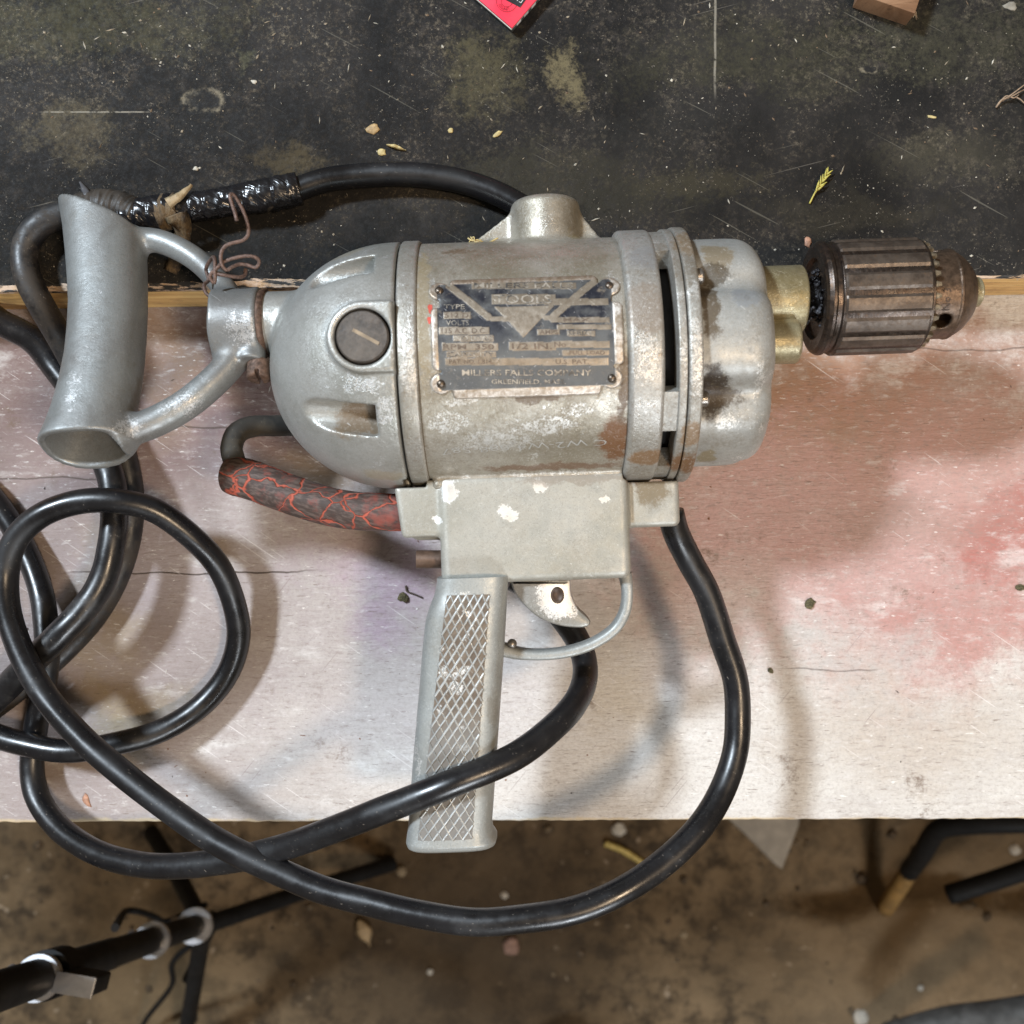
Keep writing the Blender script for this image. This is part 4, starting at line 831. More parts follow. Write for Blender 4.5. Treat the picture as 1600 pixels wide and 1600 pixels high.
# chequered panel: dirt floor and crossing ridges, each ridge its own strip
zg = 95
TLp, TRp, BLp, BRp = pd(700, 928, 97), pd(766, 926, 97), pd(656, 1302, 88), pd(739, 1299, 88)
def quad(u, v_): 
    a = TLp + (TRp - TLp) * u; b = BLp + (BRp - BLp) * u; q = a + (b - a) * v_; return q[0], q[1]
n_u, n_v = 12, 60; V = []; F = []
for j in range(n_v + 1):
    for i in range(n_u + 1): x, y = quad(i / n_u, j / n_v); V.append((x, y, gtop(x, y) + .12))
for j in range(n_v):
    for i in range(n_u): k = j * (n_u + 1) + i; F.append((k, k + n_u + 1, k + n_u + 2, k + 1))
t = NT('grip_dirt'); n = t.noise(150, 6, .7); x_, y_, z_ = t.xyz()
c = t.mix(t.ramp(n, .35, .65), (0.175, 0.135, 0.098), (0.105, 0.079, 0.058)); c = t.mix(t.ramp(t.noise(90, 5, .7), .60, .66), c, (0.60, 0.60, 0.58)); c = t.mix(t.ramp(y_, -.17, -.145, .75, 0), c, (0.19, 0.185, 0.175))
mk('checkered_panel', mmv(V), F, t.out(c, .7, .1, t.bump(n, .4, .0006)), grip)
RIDGE = cast_metal('ridge_metal', (0.40, 0.405, 0.395), (0.31, 0.31, 0.295), bare=(0.72, 0.72, 0.70), chip=.62, grime=.35, metal=.45, rough=.4, pit=.2)
NU, NV = 5.4, 16.0
def ridge(sgn, off):
    """line u = off + sgn*v*NV/NU across the panel"""
    sl_ = NV / NU * sgn; pts = []
    for v_ in np.linspace(0, 1, 161):
        u = off + sl_ * v_
        if 0 <= u <= 1: pts.append(quad(u, v_))
    if len(pts) < 3: return
    pts = np.array(pts); L0 = np.linalg.norm(pts[-1] - pts[0]); n = max(3, int(L0 / 2.0)); q = np.stack([np.interp(np.linspace(0, 1, n), np.linspace(0, 1, len(pts)), pts[:, i]) for i in (0, 1)], 1)
    T = q[-1] - q[0]; T /= np.linalg.norm(T); N_ = np.array((-T[1], T[0])); V = []; F = []; hw, ht = .52, .6
    hw *= random.uniform(.85, 1.2)
    for p in q:
        wv = random.uniform(.8, 1.15)
        for (o_, z) in ((-hw, .05), (-hw * .35 * wv, ht * wv), (hw * .35 * wv, ht * wv), (hw, .05)):
            x, y = p + N_ * o_; V.append((x, y, gtop(x, y) + z))
    for i in range(n - 1):
        for j in range(3): F.append((i * 4 + j, i * 4 + 4 + j, i * 4 + 5 + j, i * 4 + 1 + j))
    F += [(0, 1, 2, 3), (n * 4 - 1, n * 4 - 2, n * 4 - 3, n * 4 - 4)]
    autosmooth(mk('ridge', mmv(V), F, RIDGE, grip), 60)
for k in range(-int(NV) - 1, int(NU) + 1): ridge(1, (k + .5) / NU)
for k in range(0, int(NU + NV) + 2): ridge(-1, (k + .5) / NU)
# --- trigger and its guard
tp = [(797, 905), (806, 905), (880, 905), (891, 905), (893, 926), (903, 949), (921, 967), (921, 977), (905, 981), (872, 977), (840, 964), (814, 940), (802, 922)]
pol = [pd(x, y, 90)[:2] for x, y in tp]; pol = resample(pol + [pol[0]], 60)[0][:-1][::-1]
ar = sum(pol[i][0] * pol[(i + 1) % len(pol)][1] - pol[(i + 1) % len(pol)][0] * pol[i][1] for i in range(len(pol)))
if ar < 0: pol = pol[::-1]
v, f = extrude(pol, 73, 91, 2.0)
tq = tuple(pd(872, 935, 91) / 1000)
TRIGM = cast_metal('worn_trigger', (0.33, 0.32, 0.30), (0.24, 0.23, 0.20), solid=True, bare=(0.72, 0.71, 0.69), chip=.64, barespots=[((tq[0], tq[1], tq[2]), .0125, .0135, .02)], grime=.4, metal=.4, pit=.3)
trg = autosmooth(mk('trigger', mmv(v), f, TRIGM, drill), 40)
hq = pd(871, 930, 91)
v, f = lathe([(91.05, 3.0), (91.35, 2.6), (91.35, 2.1), (91.1, 1.9), (91.1, .1)], (hq[0], hq[1], 0), 'z', 24); mk('pivot_pin', mmv([(x, hq[1] + (y - hq[1]) * 1.25, z) for x, y, z in v]), f, simple('dark_pin', (0.07, 0.045, 0.03), .5, .4), trg)
gp = [(976, 895), (980, 925), (976, 955), (960, 982), (930, 1003), (895, 1016), (855, 1022), (815, 1021), (784, 1014)]
gpl = [pd(x, y, 86 - (y - 895) / 130 * 3) for x, y in gp]
v, f = sweep(gpl, lambda u: (2.5 + .9 * max(0, u - .85) * 6 + .5 * max(0, .1 - u) * 10, 5.2, 3.2), (0, 0, 1), 70, 24)
autosmooth(mk('trigger_guard', mmv(v), f, GRIPM, drill), 50)
a = pd(800, 1006, 88); v, f = lathe([(a[2] - 1, .1), (a[2] - 1, 2.2), (a[2] + 1.5, 1.8), (a[2] + 1.8, .1)], (a[0], a[1], 0), 'z', 18); mk('guard_screw', mmv(v), f, SCREWM, drill)
# --- cracked red rubber cord sleeve
t = NT('cracked_red_rubber'); vec = t.warp(60, .012)
dv_ = t.vor(84, 'DISTANCE_TO_EDGE', t.mapping(sc=(0.75, 1.1, 1.1), vec=vec)); n = t.noise(140, 6, .7); x_, y_, z_ = t.xyz()
wear = t.noise(130, 5, .65); nearend = t.ramp(x_, M(pd(560, 800, 80))[0], M(pd(630, 800, 80))[0], 0, .085)
crk = t.ramp(t.math('SUBTRACT', dv_, t.math('MULTIPLY', t.ramp(t.math('ADD', wear, nearend), .30, .80), .05)), -.012, .038, 1, 0)
grain = t.noise(1, 5, .6, t.mapping(rot=(0, 0, .28), sc=(160, 700, 700)))
dark = t.mix(t.ramp(grain, .4, .65), (0.055, 0.038, 0.032), (0.115, 0.084, 0.072)); dark = t.mix(t.ramp(t.math('ADD', n, t.math('MULTIPLY', nearend, 2.2)), .50, .76, 0, .75), dark, (0.24, 0.06, 0.045))
c = t.mix(crk, dark, (0.38, 0.085, 0.052))
SLV = t.out(c, .62, 0, t.bump(t.math('ADD', t.math('MULTIPLY', crk, -1.2), t.math('MULTIPLY', grain, .4)), .6, .001), .3)
sp = [pd(358, 741, 56), pd(395, 750, 60), pd(450, 772, 66), pd(510, 790, 71), pd(570, 799, 76), pd(640, 802, 79)]
v, f = tube(sp, lambda u: 9.6 - 1.1 * u - (.9 * max(0, .05 - u) * 20), 60, 40, wob=lambda u, a: .025 * math.sin(3 * a + u * 11) + .02 * mnoise.noise((u * 14, a, 3)))
autosmooth(mk('cord_sleeve', mmv(v), f, SLV, drill), 50)
# --- rear D handle, turned about its neck so that its lower end rides higher
NC = np.array((-115.0, 21.5, ZA)); TA = R(20); Bv = np.array((0, math.cos(TA), -math.sin(TA))); Cv = np.array((0, math.sin(TA), math.cos(TA))); Av = np.array((1.0, 0, 0))
def ab(px, py): q = hit_plane(px, py, NC, Cv) - NC; return q[0], float(np.dot(q, Bv))
lr = [(300, 95, 205), (330, 98, 222), (360, 103, 226), (400, 107, 226), (440, 110, 227), (480, 112, 227), (520, 110, 225), (560, 106, 222), (600, 98, 217), (640, 87, 210), (670, 76, 206), (700, 62, 204), (730, 50, 202)]
tb = []
for (py, l, r) in lr: (a0_, b0_), (a1_, b1_) = ab(l, py), ab(r, py); tb.append(((b0_ + b1_) / 2, (a0_ + a1_) / 2, (a1_ - a0_) / 2))
tb = np.array(sorted(tb)); tA, tB = ab(97, 322), ab(228, 372); bA, bB = ab(62, 706), ab(205, 696)
armU = [ab(*q) for q in ((205, 374), (245, 376), (285, 392), (318, 415), (352, 452))]; armL = [ab(*q) for q in ((190, 678), (240, 660), (288, 634), (330, 600), (362, 566), (388, 530))]
armU = [tuple(q) for q in resample([np.array(q) for q in armU], 14)[0]]; armL = [tuple(q) for q in resample([np.array(q) for q in armL], 14)[0]]
cA, cB = ab(337, 507)[0], ab(411, 507)[0]
def f_hand(A, B, C):
    ac = np.interp(B, tb[:, 0], tb[:, 1]).astype(np.float32); wa = np.interp(B, tb[:, 0], tb[:, 2]).astype(np.float32); wc = 15.5 + 1.5 * ((B - tb[:, 0].mean()) / 60) ** 2
    u = np.abs((A - ac) / wa); w_ = np.abs(C / wc); rho = (u ** 2.3 + w_ ** 2.3) ** (1 / 2.3); g = (rho - 1) * np.minimum(wa, wc)
    ui = np.abs((A - ac) / (wa - 3.0)); wi = np.abs(C / (wc - 3.0)); gi = ((ui ** 2.3 + wi ** 2.3) ** (1 / 2.3) - 1) * np.minimum(wa - 3, wc - 3)
    nt = np.array((tA[1] - tB[1], tB[0] - tA[0])); nt /= np.linalg.norm(nt); nb = np.array((bB[1] - bA[1], bA[0] - bB[0])); nb /= np.linalg.norm(nb)
    dt = (A - tA[0]) * nt[0] + (B - tA[1]) * nt[1]; db = (A - bA[0]) * nb[0] + (B - bA[1]) * nb[1] + 0.16 * np.minimum(C, 0) + 0.10 * np.maximum(C, 0) + 0.0045 * (A - ac) ** 2
    d = smax(smax(g, dt + 0.0035 * np.minimum(A - tB[0], 0) ** 2 * 0 , 0.6), db, 0.9); body = d
    for arm, r0, r1 in ((armU, 5.4, 5.2), (armL, 6.6, 6.8)):
        q = None
        for i in range(len(arm) - 1):
            e_ = dcap(A, B, C * .92, (arm[i][0], arm[i][1], 0), (arm[i + 1][0], arm[i + 1][1], 0), r0 + (2.5 if i == 0 else 0), r0); q = e_ if q is None else np.minimum(q, e_)
        d = smin(d, q, 4.0)
    col = dcyl(B, C, A, 16.4, cA, cB, 1.5); sad = np.sqrt((A - cA + 9) ** 2 + B ** 2 * .35) - 9; col = smax(col, -sad, 2)
    d = smin(d, col, 5.0)
    lug = dcyl(A - (ab(398, 507)[0]), B * 0 + C - 2, B, 6.0, -20.5, -8, 1.0); d = smin(d, lug, 2.0)
    inner = smax(gi, -(tb[:, 0].max() + 50 - B), .5); core = np.maximum(np.abs(B) * 0 + gi, -99); d = smax(d, -core, .8)
    return d
lo = (tb[:, 1].min() - 40, min(tb[:, 0]) - 12, -24); hi = (cB + 3, max(tb[:, 0]) + 12, 24)
Vn, Fn = nets(lambda A, B, C: f_hand(A, B, C), lo, hi, 0.8)
Vw = NC + Vn[:, :1] * Av + Vn[:, 1:2] * Bv + Vn[:, 2:] * Cv
me = bpy.data.meshes.new('rear_handle'); me.from_pydata((Vw / 1000).tolist(), [], Fn.tolist()); me.materials.append(HANDM); me.polygons.foreach_set('use_smooth', [True] * len(me.polygons)); me.update()
hnd = link('rear_handle', me, drill)
v, f = lathe([(cB - 2, .1), (cB - 2, 15.2), (cB + 2.8, 15.2), (cB + 2.8, .1)], (NC[0], NC[1], NC[2]), 'x', 64); mk('gasket_ring', mmv(v), f, RUSTM, hnd)
# cheese-head clamp screw with its slot
sa = ab(405, 579); V = []; F = []
def f_screw(X, Y, Z):
    d = dcyl(X - sa[0], Z, Y, 5.4, sa[1] - 4.5, sa[1] + 4.5, 1.2); d = np.minimum(d, dcyl(X - sa[0], Z, Y, 3.0, sa[1], sa[1] + 12, .3))
    return np.maximum(d, -dbox(X, Y, Z, (sa[0] + .3, sa[1] - 4.5, 0), (.8, 2.6, 9), .2))
Vn, Fn = nets(f_screw, (sa[0] - 7, sa[1] - 7, -7), (sa[0] + 7, sa[1] + 14, 7), .4); Vw = NC + Vn[:, :1] * Av + Vn[:, 1:2] * Bv + Vn[:, 2:] * Cv
mk('clamp_screw', (Vw / 1000).tolist(), Fn.tolist(), RUSTM, hnd)
# --- bit of rusty wire twisted round the handle arm
def wz(px, py, z): return P(px, py, z / 1000)
WIRE = simple('rusty_wire', (0.135, 0.085, 0.068), .6, .3, .4, 900, .4, tint=(0.20, 0.12, 0.09))
wp = [(370, 345, 104), (367, 332, 104), (361, 314, 104), (359.5, 305, 104), (364, 304, 103), (371, 313, 102), (378, 325, 101), (384, 340, 100), (388, 356, 99), (387, 368, 98), (378, 376, 98), (359, 381, 98), (349, 388, 98), (345, 400, 98), (347, 414, 98), (354, 422, 97), (363, 417, 96), (374, 413, 94), (386, 414, 93), (399, 418, 93), (405, 411, 94), (402, 404, 95), (390, 400, 96), (371, 402, 96), (350, 409, 96), (339, 419, 97), (328, 431, 97), (335, 442, 96), (336, 420, 97), (335, 403, 94), (330, 405, 88), (322, 420, 82), (326, 437, 82), (319, 445, 84), (321, 456, 86), (330, 465, 87), (342, 470, 86)]
v, f = tube([wz(*q) for q in wp], .00085, 260, 10); tag(mk('bent_wire', v, f, WIRE), 'short rusty bent wire twisted round the upper arm of the rear handle', 'wire')
wp = [(338, 428, 96), (350, 430, 97), (372, 433, 94), (382, 430, 91), (384, 420, 90)]
w2 = mk('wire_strand', *tube([wz(*q) for q in wp], .00085, 60, 10), WIRE, bpy.data.objects['bent_wire'])
# ================================================================== CABLES
CABM = rubber('black_rubber_cable'); CABM2 = rubber('dusty_black_cable', dust=.35, dth=.56); GREY = rubber('grey_cable', (0.035, 0.034, 0.031), .55, .5, (0.10, 0.085, 0.06), .48)
CR = 0.0061
def cable(name, pts, label, m=CABM, r=CR, grp='black cables tangled round the drill', seg=22, wob=True):
    rj = random.Random(len(pts)); v, f = tube([P(x + rj.uniform(-1.6, 1.6), y + rj.uniform(-1.6, 1.6), z / 1000) for x, y, z in pts], r, seg=seg, wob=(lambda u, a: .035 * mnoise.noise((u * 34, math.cos(a), math.sin(a)))) if wob else None)
    return tag(mk(name, v, f, m), label, 'cable', grp)
cable('power_cable', [(1048, 800, 78), (1056, 835, 75), (1080, 880, 70), (1107, 930, 66), (1130, 1000, 62), (1147, 1060, 60), (1153, 1120, 60), (1147, 1180, 62), (1127, 1240, 67), (1088, 1300, 75), (1035, 1352, 82), (970, 1393, 88), (900, 1420, 91), (820, 1436, 92), (740, 1439, 91), (660, 1430, 88), (580, 1412, 84), (500, 1388, 80), (420, 1356, 76), (340, 1315, 72), (265, 1266, 67), (190, 1208, 62), (125, 1150, 57), (70, 1085, 52), (33, 1020, 48), (12, 950, 45), (9, 890, 44), (28, 840, 46), (70, 802, 48), (125, 784, 48), (185, 784, 47), (245, 800, 42), (300, 838, 34), (342, 888, 25), (366, 945, 17), (372, 1000, 12), (355, 1055, 9), (310, 1105, 10), (250, 1142, 14), (180, 1164, 19), (110, 1173, 22), (40, 1164, 20), (-40, 1135, 14), (-160, 1070, 7)],
      'black rubber cable looping from the right end of the drill housing into a big coil')
cable('power_cable', [(800, 905, 42), (845, 930, 40), (880, 965, 40), (903, 1005, 44), (914, 1045, 52), (905, 1085, 66), (870, 1130, 82), (800, 1183, 97), (700, 1227, 104), (600, 1266, 99), (520, 1297, 89), (430, 1326, 74), (340, 1346, 60), (250, 1352, 48), (170, 1339, 36), (105, 1305, 24), (65, 1255, 14), (50, 1200, 9), (56, 1130, 10), (70, 1060, 19), (72, 1000, 20), (64, 930, 14), (45, 870, 9), (12, 810, 7), (-30, 760, 7), (-120, 690, 7)],
      'black cable running from behind the trigger across the lower end of the pistol grip')
cable('power_cable', [(-90, 455, 30), (-40, 478, 26), (0, 503, 22), (50, 532, 18), (85, 570, 16), (118, 620, 18), (148, 680, 24), (172, 745, 28), (179, 805, 30), (174, 860, 32), (158, 910, 33), (130, 952, 35), (92, 992, 36), (42, 1040, 33), (0, 1085, 24), (-60, 1140, 12), (-140, 1190, 7)],
      'black cable entering over the left side and passing behind the hollow rear handle', CABM2, CR * 1.12)
tc = tag(link('power_cable', None, None, tuple(P(470, 290, 0.042))), 'black cable with a thick taped splice running along the black board behind the drill', 'cable', 'black cables tangled round the drill')
def cpart(name, pts, m, r=CR, seg=24, wob=None, n=None):
    v, f = tube([P(x, y, z / 1000) for x, y, z in pts], r, seg=seg, wob=wob, n=n); o = tc.location
    return mk(name, [np.array(q) - np.array(o) for q in v], f, m, tc)
cpart('cable_end', [(455, 300, 50), (475, 292, 50), (510, 281, 49.5), (560, 275, 49), (620, 272, 49), (680, 276, 49), (735, 287, 49), (785, 306, 50), (830, 332, 51), (880, 366, 48.6), (915, 395, 48.6)], CABM, .0058)
cpart('cable_end', [(140, 322, 51), (100, 335, 51), (68, 347, 51), (45, 372, 50), (38, 405, 50), (46, 440, 50), (65, 478, 47), (94, 528, 36), (128, 590, 22), (165, 650, 13), (192, 705, 9), (204, 760, 8), (205, 810, 7), (196, 862, 7), (176, 915, 7), (146, 965, 7), (108, 1008, 7), (74, 1040, 7), (30, 1075, 7), (-30, 1120, 7), (-120, 1180, 7)],
      rubber('dusty_brown_black_cable', rough=.42, dust=.55, dcol=(0.05, 0.037, 0.025), dth=.45), .0064)
t = NT('wrinkled_black_tape'); cr_ = t.noise(1, 2, .5, t.mapping(rot=(0, 0, .5), sc=(70, 210, 150)), 1.6); n = t.noise(110, 3, .5, dist=.8)
c = t.mix(t.ramp(n, .66, .72, 0, .5), (0.007, 0.007, 0.009), (0.10, 0.085, 0.065))
TAPE = t.out(c, t.ramp(n, .3, .7, .2, .36), 0, t.bump(t.math('ADD', cr_, t.math('MULTIPLY', n, .3)), .45, .0022), .75)
def twob(u, a):
    s_ = (u * 13 + a / (2 * math.pi)) % 1
    return .07 * (1 - s_) + .05 * mnoise.noise((u * 16, math.cos(a) * 1.5, math.sin(a) * 1.5)) + .05 * mnoise.noise((u * 45, math.cos(a) * 2, math.sin(a) * 2 + 4))
cpart('tape_wrap', [(190, 340, 51), (235, 334, 51), (270, 328, 51), (320, 321, 51), (380, 311, 51), (430, 303, 51), (468, 294, 50)], TAPE, lambda u: .0072 + .0006 * math.sin(u * 9), 40, twob, 150)
cpart('tape_wrap', [(112, 335, 50), (150, 323, 50), (185, 325, 50.5), (215, 338, 51)], rubber('dusty_tape', (0.016, 0.014, 0.012), .45, .6, (0.055, 0.04, 0.027), .45), lambda u: .0078, 36, twob, 60)
# torn brown fabric band tied over the splice, with a loose tail
t = NT('brown_fabric'); n = t.noise(90, 6, .7); g = t.noise(1, 4, .6, t.mapping(sc=(900, 200, 400)))
c = t.mix(t.ramp(n, .38, .62), (0.15, 0.10, 0.05), (0.035, 0.024, 0.016)); c = t.mix(t.ramp(g, .54, .72, 0, .5), c, (0.27, 0.20, 0.11))
FAB = t.out(c, .75, 0, t.bump(t.math('ADD', n, g), .7, .0012))
cpart('fabric_band', [(246, 336, 51), (262, 331, 51), (280, 328, 51)], FAB, lambda u: .0083 - .001 * abs(u - .5), 36, lambda u, a: .10 * mnoise.noise((u * 6, math.cos(a) * 2, math.sin(a) * 2)), 24)
def ribbon(name, pts, w, m, parent=None, th=.0004, n=40, loc=None):
    c_, L = resample([P(x, y, z / 1000) for x, y, z in pts], n); T = np.gradient(c_, axis=0); V = []; F = []
    for i in range(n):
        s_ = np.cross((0, 0, 1), T[i]); s_ /= np.linalg.norm(s_); wd = (w(i / (n - 1)) if callable(w) else w) / 2
        for (a, b) in ((-wd, 0), (-wd * .4, th * 2), (wd * .4, th * 3), (wd, 0), (wd * .5, -th), (-wd * .5, -th)):
            V.append(c_[i] + s_ * a * (1 + .09 * mnoise.noise((i * .35, a * 300, 1))) + np.array((0, 0, b + .0009 * mnoise.noise((i * .11, a * 200, 5)))))
    for i in range(n - 1):
        for j in range(6): k = (j + 1) % 6; F.append((i * 6 + j, i * 6 + k, i * 6 + 6 + k, i * 6 + 6 + j))
    F += [tuple(range(6))[::-1], tuple((n - 1) * 6 + j for j in range(6))]
    if parent is not None: V = [q - np.array(parent.location) for q in V]
    return mk(name, V, F, m, parent)
ribbon('fabric_tail', [(262, 318, 60), (278, 308, 60), (292, 296, 58), (300, 289, 56)], lambda u: .006 * (1 - u * .75), wood('pale_fabric', (0.40, 0.31, 0.19), (0.30, 0.22, 0.12), (0.16, 0.10, 0.06), (300, 300, 300)), tc)
ribbon('fabric_tail', [(275, 335, 59), (282, 352, 56), (284, 375, 48), (277, 400, 45), (266, 425, 44)], lambda u: .011 * (1 - u * .35), FAB, tc)
ribbon('tape_flap', [(143, 318, 57), (134, 300, 55), (126, 285, 51)], lambda u: .007 * (1 - u * .8), rubber('grey_tape', (0.06, 0.06, 0.065), .3, .3), tc)
cable('power_cable', [(372, 735, 58), (364, 715, 55), (361, 697, 52), (370, 678, 48), (395, 667, 42), (430, 664, 36), (465, 668, 30), (520, 685, 22), (580, 720, 12), (640, 760, 10)],
      'short grey cable bending out of the cracked red sleeve and under the domed end', GREY, .0053)

# ================================================================== THINGS ON THE BLACK BOARD
BZ = 42.0
# red card box
pa, pb, pc_ = P(800, 44, .048), P(742, -6, .048), P(855, -20, .048)
u_ = (pb - pa); u_.z = 0; w_ = u_.normalized(); t_ = Vector((pc_.x - pa.x, pc_.y - pa.y, 0)); t_ = (t_ - w_ * t_.dot(w_)).normalized()
box = tag(link('card_box', None, None, (pa.x, pa.y, BZ / 1000)), 'red card box with black print, only one corner showing on the black board', 'box')
box.matrix_world = Matrix(((w_.x, t_.x, 0, pa.x), (w_.y, t_.y, 0, pa.y), (0, 0, 1, BZ / 1000), (0, 0, 0, 1)))
REDC = simple('red_card', (0.80, 0.035, 0.075), .42, 0, .06, 300, .1, tint=(0.72, 0.03, 0.07)); BLK = simple('black_print', (0.012, 0.010, 0.012), .45); CARD = simple('grey_card', (0.50, 0.47, 0.42), .7); INK = simple('dark_red_print', (0.30, 0.01, 0.03), .5); WHT = simple('white_print', (0.72, 0.68, 0.66), .5); DGR = simple('dark_grey_side', (0.07, 0.075, 0.07), .5)
flip = w_.cross(t_).z < 0
def bxm(name, x0, x1, y0, y1, z0, z1, m, bev=.0004):
    pol = [(x0, y0), (x1, y0), (x1, y1), (x0, y1)]; v, f = extrude(pol, z0, z1, bev); return autosmooth(mk(name, v, f, m, box), 40)
bxm('tray', .0004, .055, .0004, .09, .0001, .0046, DGR); bxm('lid', 0, .0554, 0, .0904, .0048, .0062, REDC); bxm('card_edge', .0002, .0552, -.0003, .0902, .0040, .0047, CARD, 0)
def ontop(V): return [(x, y, .00635) for (x, y, *_) in V]
cc = (.0225, .0150) ; 
P0 = box.matrix_world.inverted()
def bl(px, py): q = P0 @ P(px, py, .0483); return q.x, q.y
cc = bl(792, 2); rr_ = (Vector(bl(792, 18)) - Vector(cc)).length
def annul(name, r0, r1, m):
    V = []; F = []; n = 64
    for j in range(n): a = 2 * math.pi * j / n; V += [(cc[0] + r0 * math.cos(a), cc[1] + r0 * math.sin(a), .0064), (cc[0] + r1 * math.cos(a), cc[1] + r1 * math.sin(a), .0064)]
    for j in range(n): k = (j + 1) % n; F.append((2 * j, 2 * j + 1, 2 * k + 1, 2 * k))
    mk(name, V, F, m, box, False)
annul('printed_ring', rr_ * 1.0, rr_ * 1.05, INK); annul('printed_ring', rr_ * .52, rr_ * .57, INK)
V_, F_ = text_mesh('LIMITED', 1, 'LEFT'); V_ = np.array(V_); wd = V_[:, 0].max(); out = []
cdir = Vector(bl(775, 16)) - Vector(cc); ang0 = math.atan2(cdir.y, cdir.x)    # outward direction of the word's middle
cdir2 = Vector(bl(797, 18)) - Vector(cc); angL = math.atan2(cdir2.y, cdir2.x); cdir3 = Vector(bl(779, 7)) - Vector(cc); angD = math.atan2(cdir3.y, cdir3.x)
da = (angD - angL + math.pi) % (2 * math.pi) - math.pi
for (x, y, _) in V_:
    a = angL + da * x / wd; r = rr_ * (.62 + .30 * y); out.append((cc[0] + r * math.cos(a), cc[1] + r * math.sin(a), .0064))
mk('printed_word', out, F_, INK, box, False)
lp = [bl(790, 0), bl(813, 12), bl(826, -6), bl(800, -20)]; mk('printed_label', [(x, y, .00645) for x, y in lp], [(0, 1, 2, 3)], BLK, box, False)
V_, F_ = text_mesh('LTD', 1, 'LEFT'); o_ = Vector(bl(815, 5.5)); ex = (Vector(bl(800, -2.5)) - o_); ey = (Vector(bl(821, -4)) - o_); mk('printed_letters', [tuple(o_ + ex * (x * .42) + ey * (y * .6)) + (.0065,) for x, y, _ in V_], F_, WHT, box, False)
for k in range(9):     # pale windows printed along the side
    y0 = .004 + k * .0055; mk('side_mark', [(-.00002, y0, .0012), (-.00002, y0 + .0032, .0012), (-.00002, y0 + .0032, .0036), (-.00002, y0, .0036)] if False else [(.00035, y0, .0012), (.00035, y0 + .0032, .0012), (.00035, y0 + .0032, .0036), (.00035, y0, .0036)], [(0, 1, 2, 3)], WHT, box, False)
# brown offcut of wood
p = [P(1430, 21, .055), P(1345, -8, .055), P(1365, -80, .055), P(1452, -48, .055)]; ctr = sum(p, Vector()) / 4
pol = [(q.x - ctr.x, q.y - ctr.y) for q in p]
ar = sum(pol[i][0] * pol[(i + 1) % 4][1] - pol[(i + 1) % 4][0] * pol[i][1] for i in range(4)); pol = pol if ar > 0 else pol[::-1]
v, f = extrude(pol, .0003, .013, .0006); blk = tag(autosmooth(mk('wood_block', v, f, wood('brown_wood', (0.26, 0.15, 0.085), (0.18, 0.095, 0.05), (0.08, 0.045, 0.025), (60, 220, 60)), None, True, (ctr.x, ctr.y, BZ / 1000)), 40), 'small brown offcut of wood with a splintered corner at the top of the black board', 'wood offcut')
V = []; F = []
for k in range(9):
    q = P(1427 + random.uniform(-3, 4), 21 + random.uniform(-3, 2), .047); a = random.uniform(-2.2, -.6); L = random.uniform(.0015, .0035); b = len(V); d = Vector((math.cos(a) * L, math.sin(a) * L, random.uniform(-.001, .002))); s_ = Vector((-math.sin(a), math.cos(a), 0)) * .0003
    for e in (q + s_, q - s_, q + d): V.append(tuple(Vector(e) - blk.location))
    V.append(tuple(Vector(q) + Vector((0, 0, .0005)) - blk.location)); F += [(b, b + 1, b + 2), (b, b + 2, b + 3), (b + 1, b + 3, b + 2)]
tag(mk('splinters', V, F, simple('pale_splinter', (0.55, 0.42, 0.28), .7), blk, False), kind='stuff')
# yellow-green grass seed head
GRASS = simple('dry_yellow_grass', (0.52, 0.46, 0.10), .55, 0, .25, 500, .1, tint=(0.46, 0.36, 0.10))
def spr(pxs, r): return tube([P(x, y, z / 1000) for x, y, z in pxs], r, 14, 6)
V, F = spr([(1265, 318, 42.7), (1274, 300, 43.4), (1284, 284, 44), (1294, 268, 44.2)], lambda u: .00045 * (1 - .5 * u))
for k in range(11):
    u = .35 + .6 * k / 10; x = 1265 + 29 * u; y = 318 - 50 * u; sd = 1 if k % 2 else -1; L = random.uniform(14, 20) * (1 - .3 * u)
    a = math.atan2(-50, 29) + sd * random.uniform(.25, .5); v2, f2 = spr([(x, y, 43.5), (x + math.cos(a) * L * .5, y + math.sin(a) * L * .5, 44.5), (x + math.cos(a) * L, y + math.sin(a) * L, 44.5)], lambda q: .00062 * (1 - q) ** .7 * (1 if q > .15 else .5) + .00004)
    b = len(V); V = V + v2; F = F + [tuple(i + b for i in q) for q in f2]
tag(mk('grass_sprig', V, F, GRASS), 'yellow-green grass seed head lying on the black board above the chuck', 'grass sprig')
# flakes, straws, leaf bits that can be picked out one by one
def flake(px, py, rx, ry, rot, z, h, m, name, label, cat, grp=None, n=11):
    c_ = P(px, py, z / 1000); V = []; F = []; sx = S * (H - z / 1000) / H
    ph = random.uniform(0, 9)
    for k, (s_, hz) in enumerate(((1.0, .1), (.95, h * .45), (.6, h * .8))):
        for j in range(n):
            a = 2 * math.pi * j / n; q = 1 + .55 * mnoise.noise((math.cos(a) * 1.4 + ph, math.sin(a) * 1.4, ph)); x, y = rx * sx * s_ * q * math.cos(a), ry * sx * s_ * q * math.sin(a)
            V.append((x * math.cos(rot) - y * math.sin(rot), x * math.sin(rot) + y * math.cos(rot), hz / 1000 * (1 + .4 * math.sin(a * 2 + ph))))
    for k in range(2):
        for j in range(n): F.append((k * n + j, k * n + (j + 1) % n, (k + 1) * n + (j + 1) % n, (k + 1) * n + j))
    F.append(tuple(range(n))[::-1]); F.append(tuple(2 * n + j for j in range(n)))
    return tag(mk(name, V, F, m, None, True, c_), label, cat, grp)
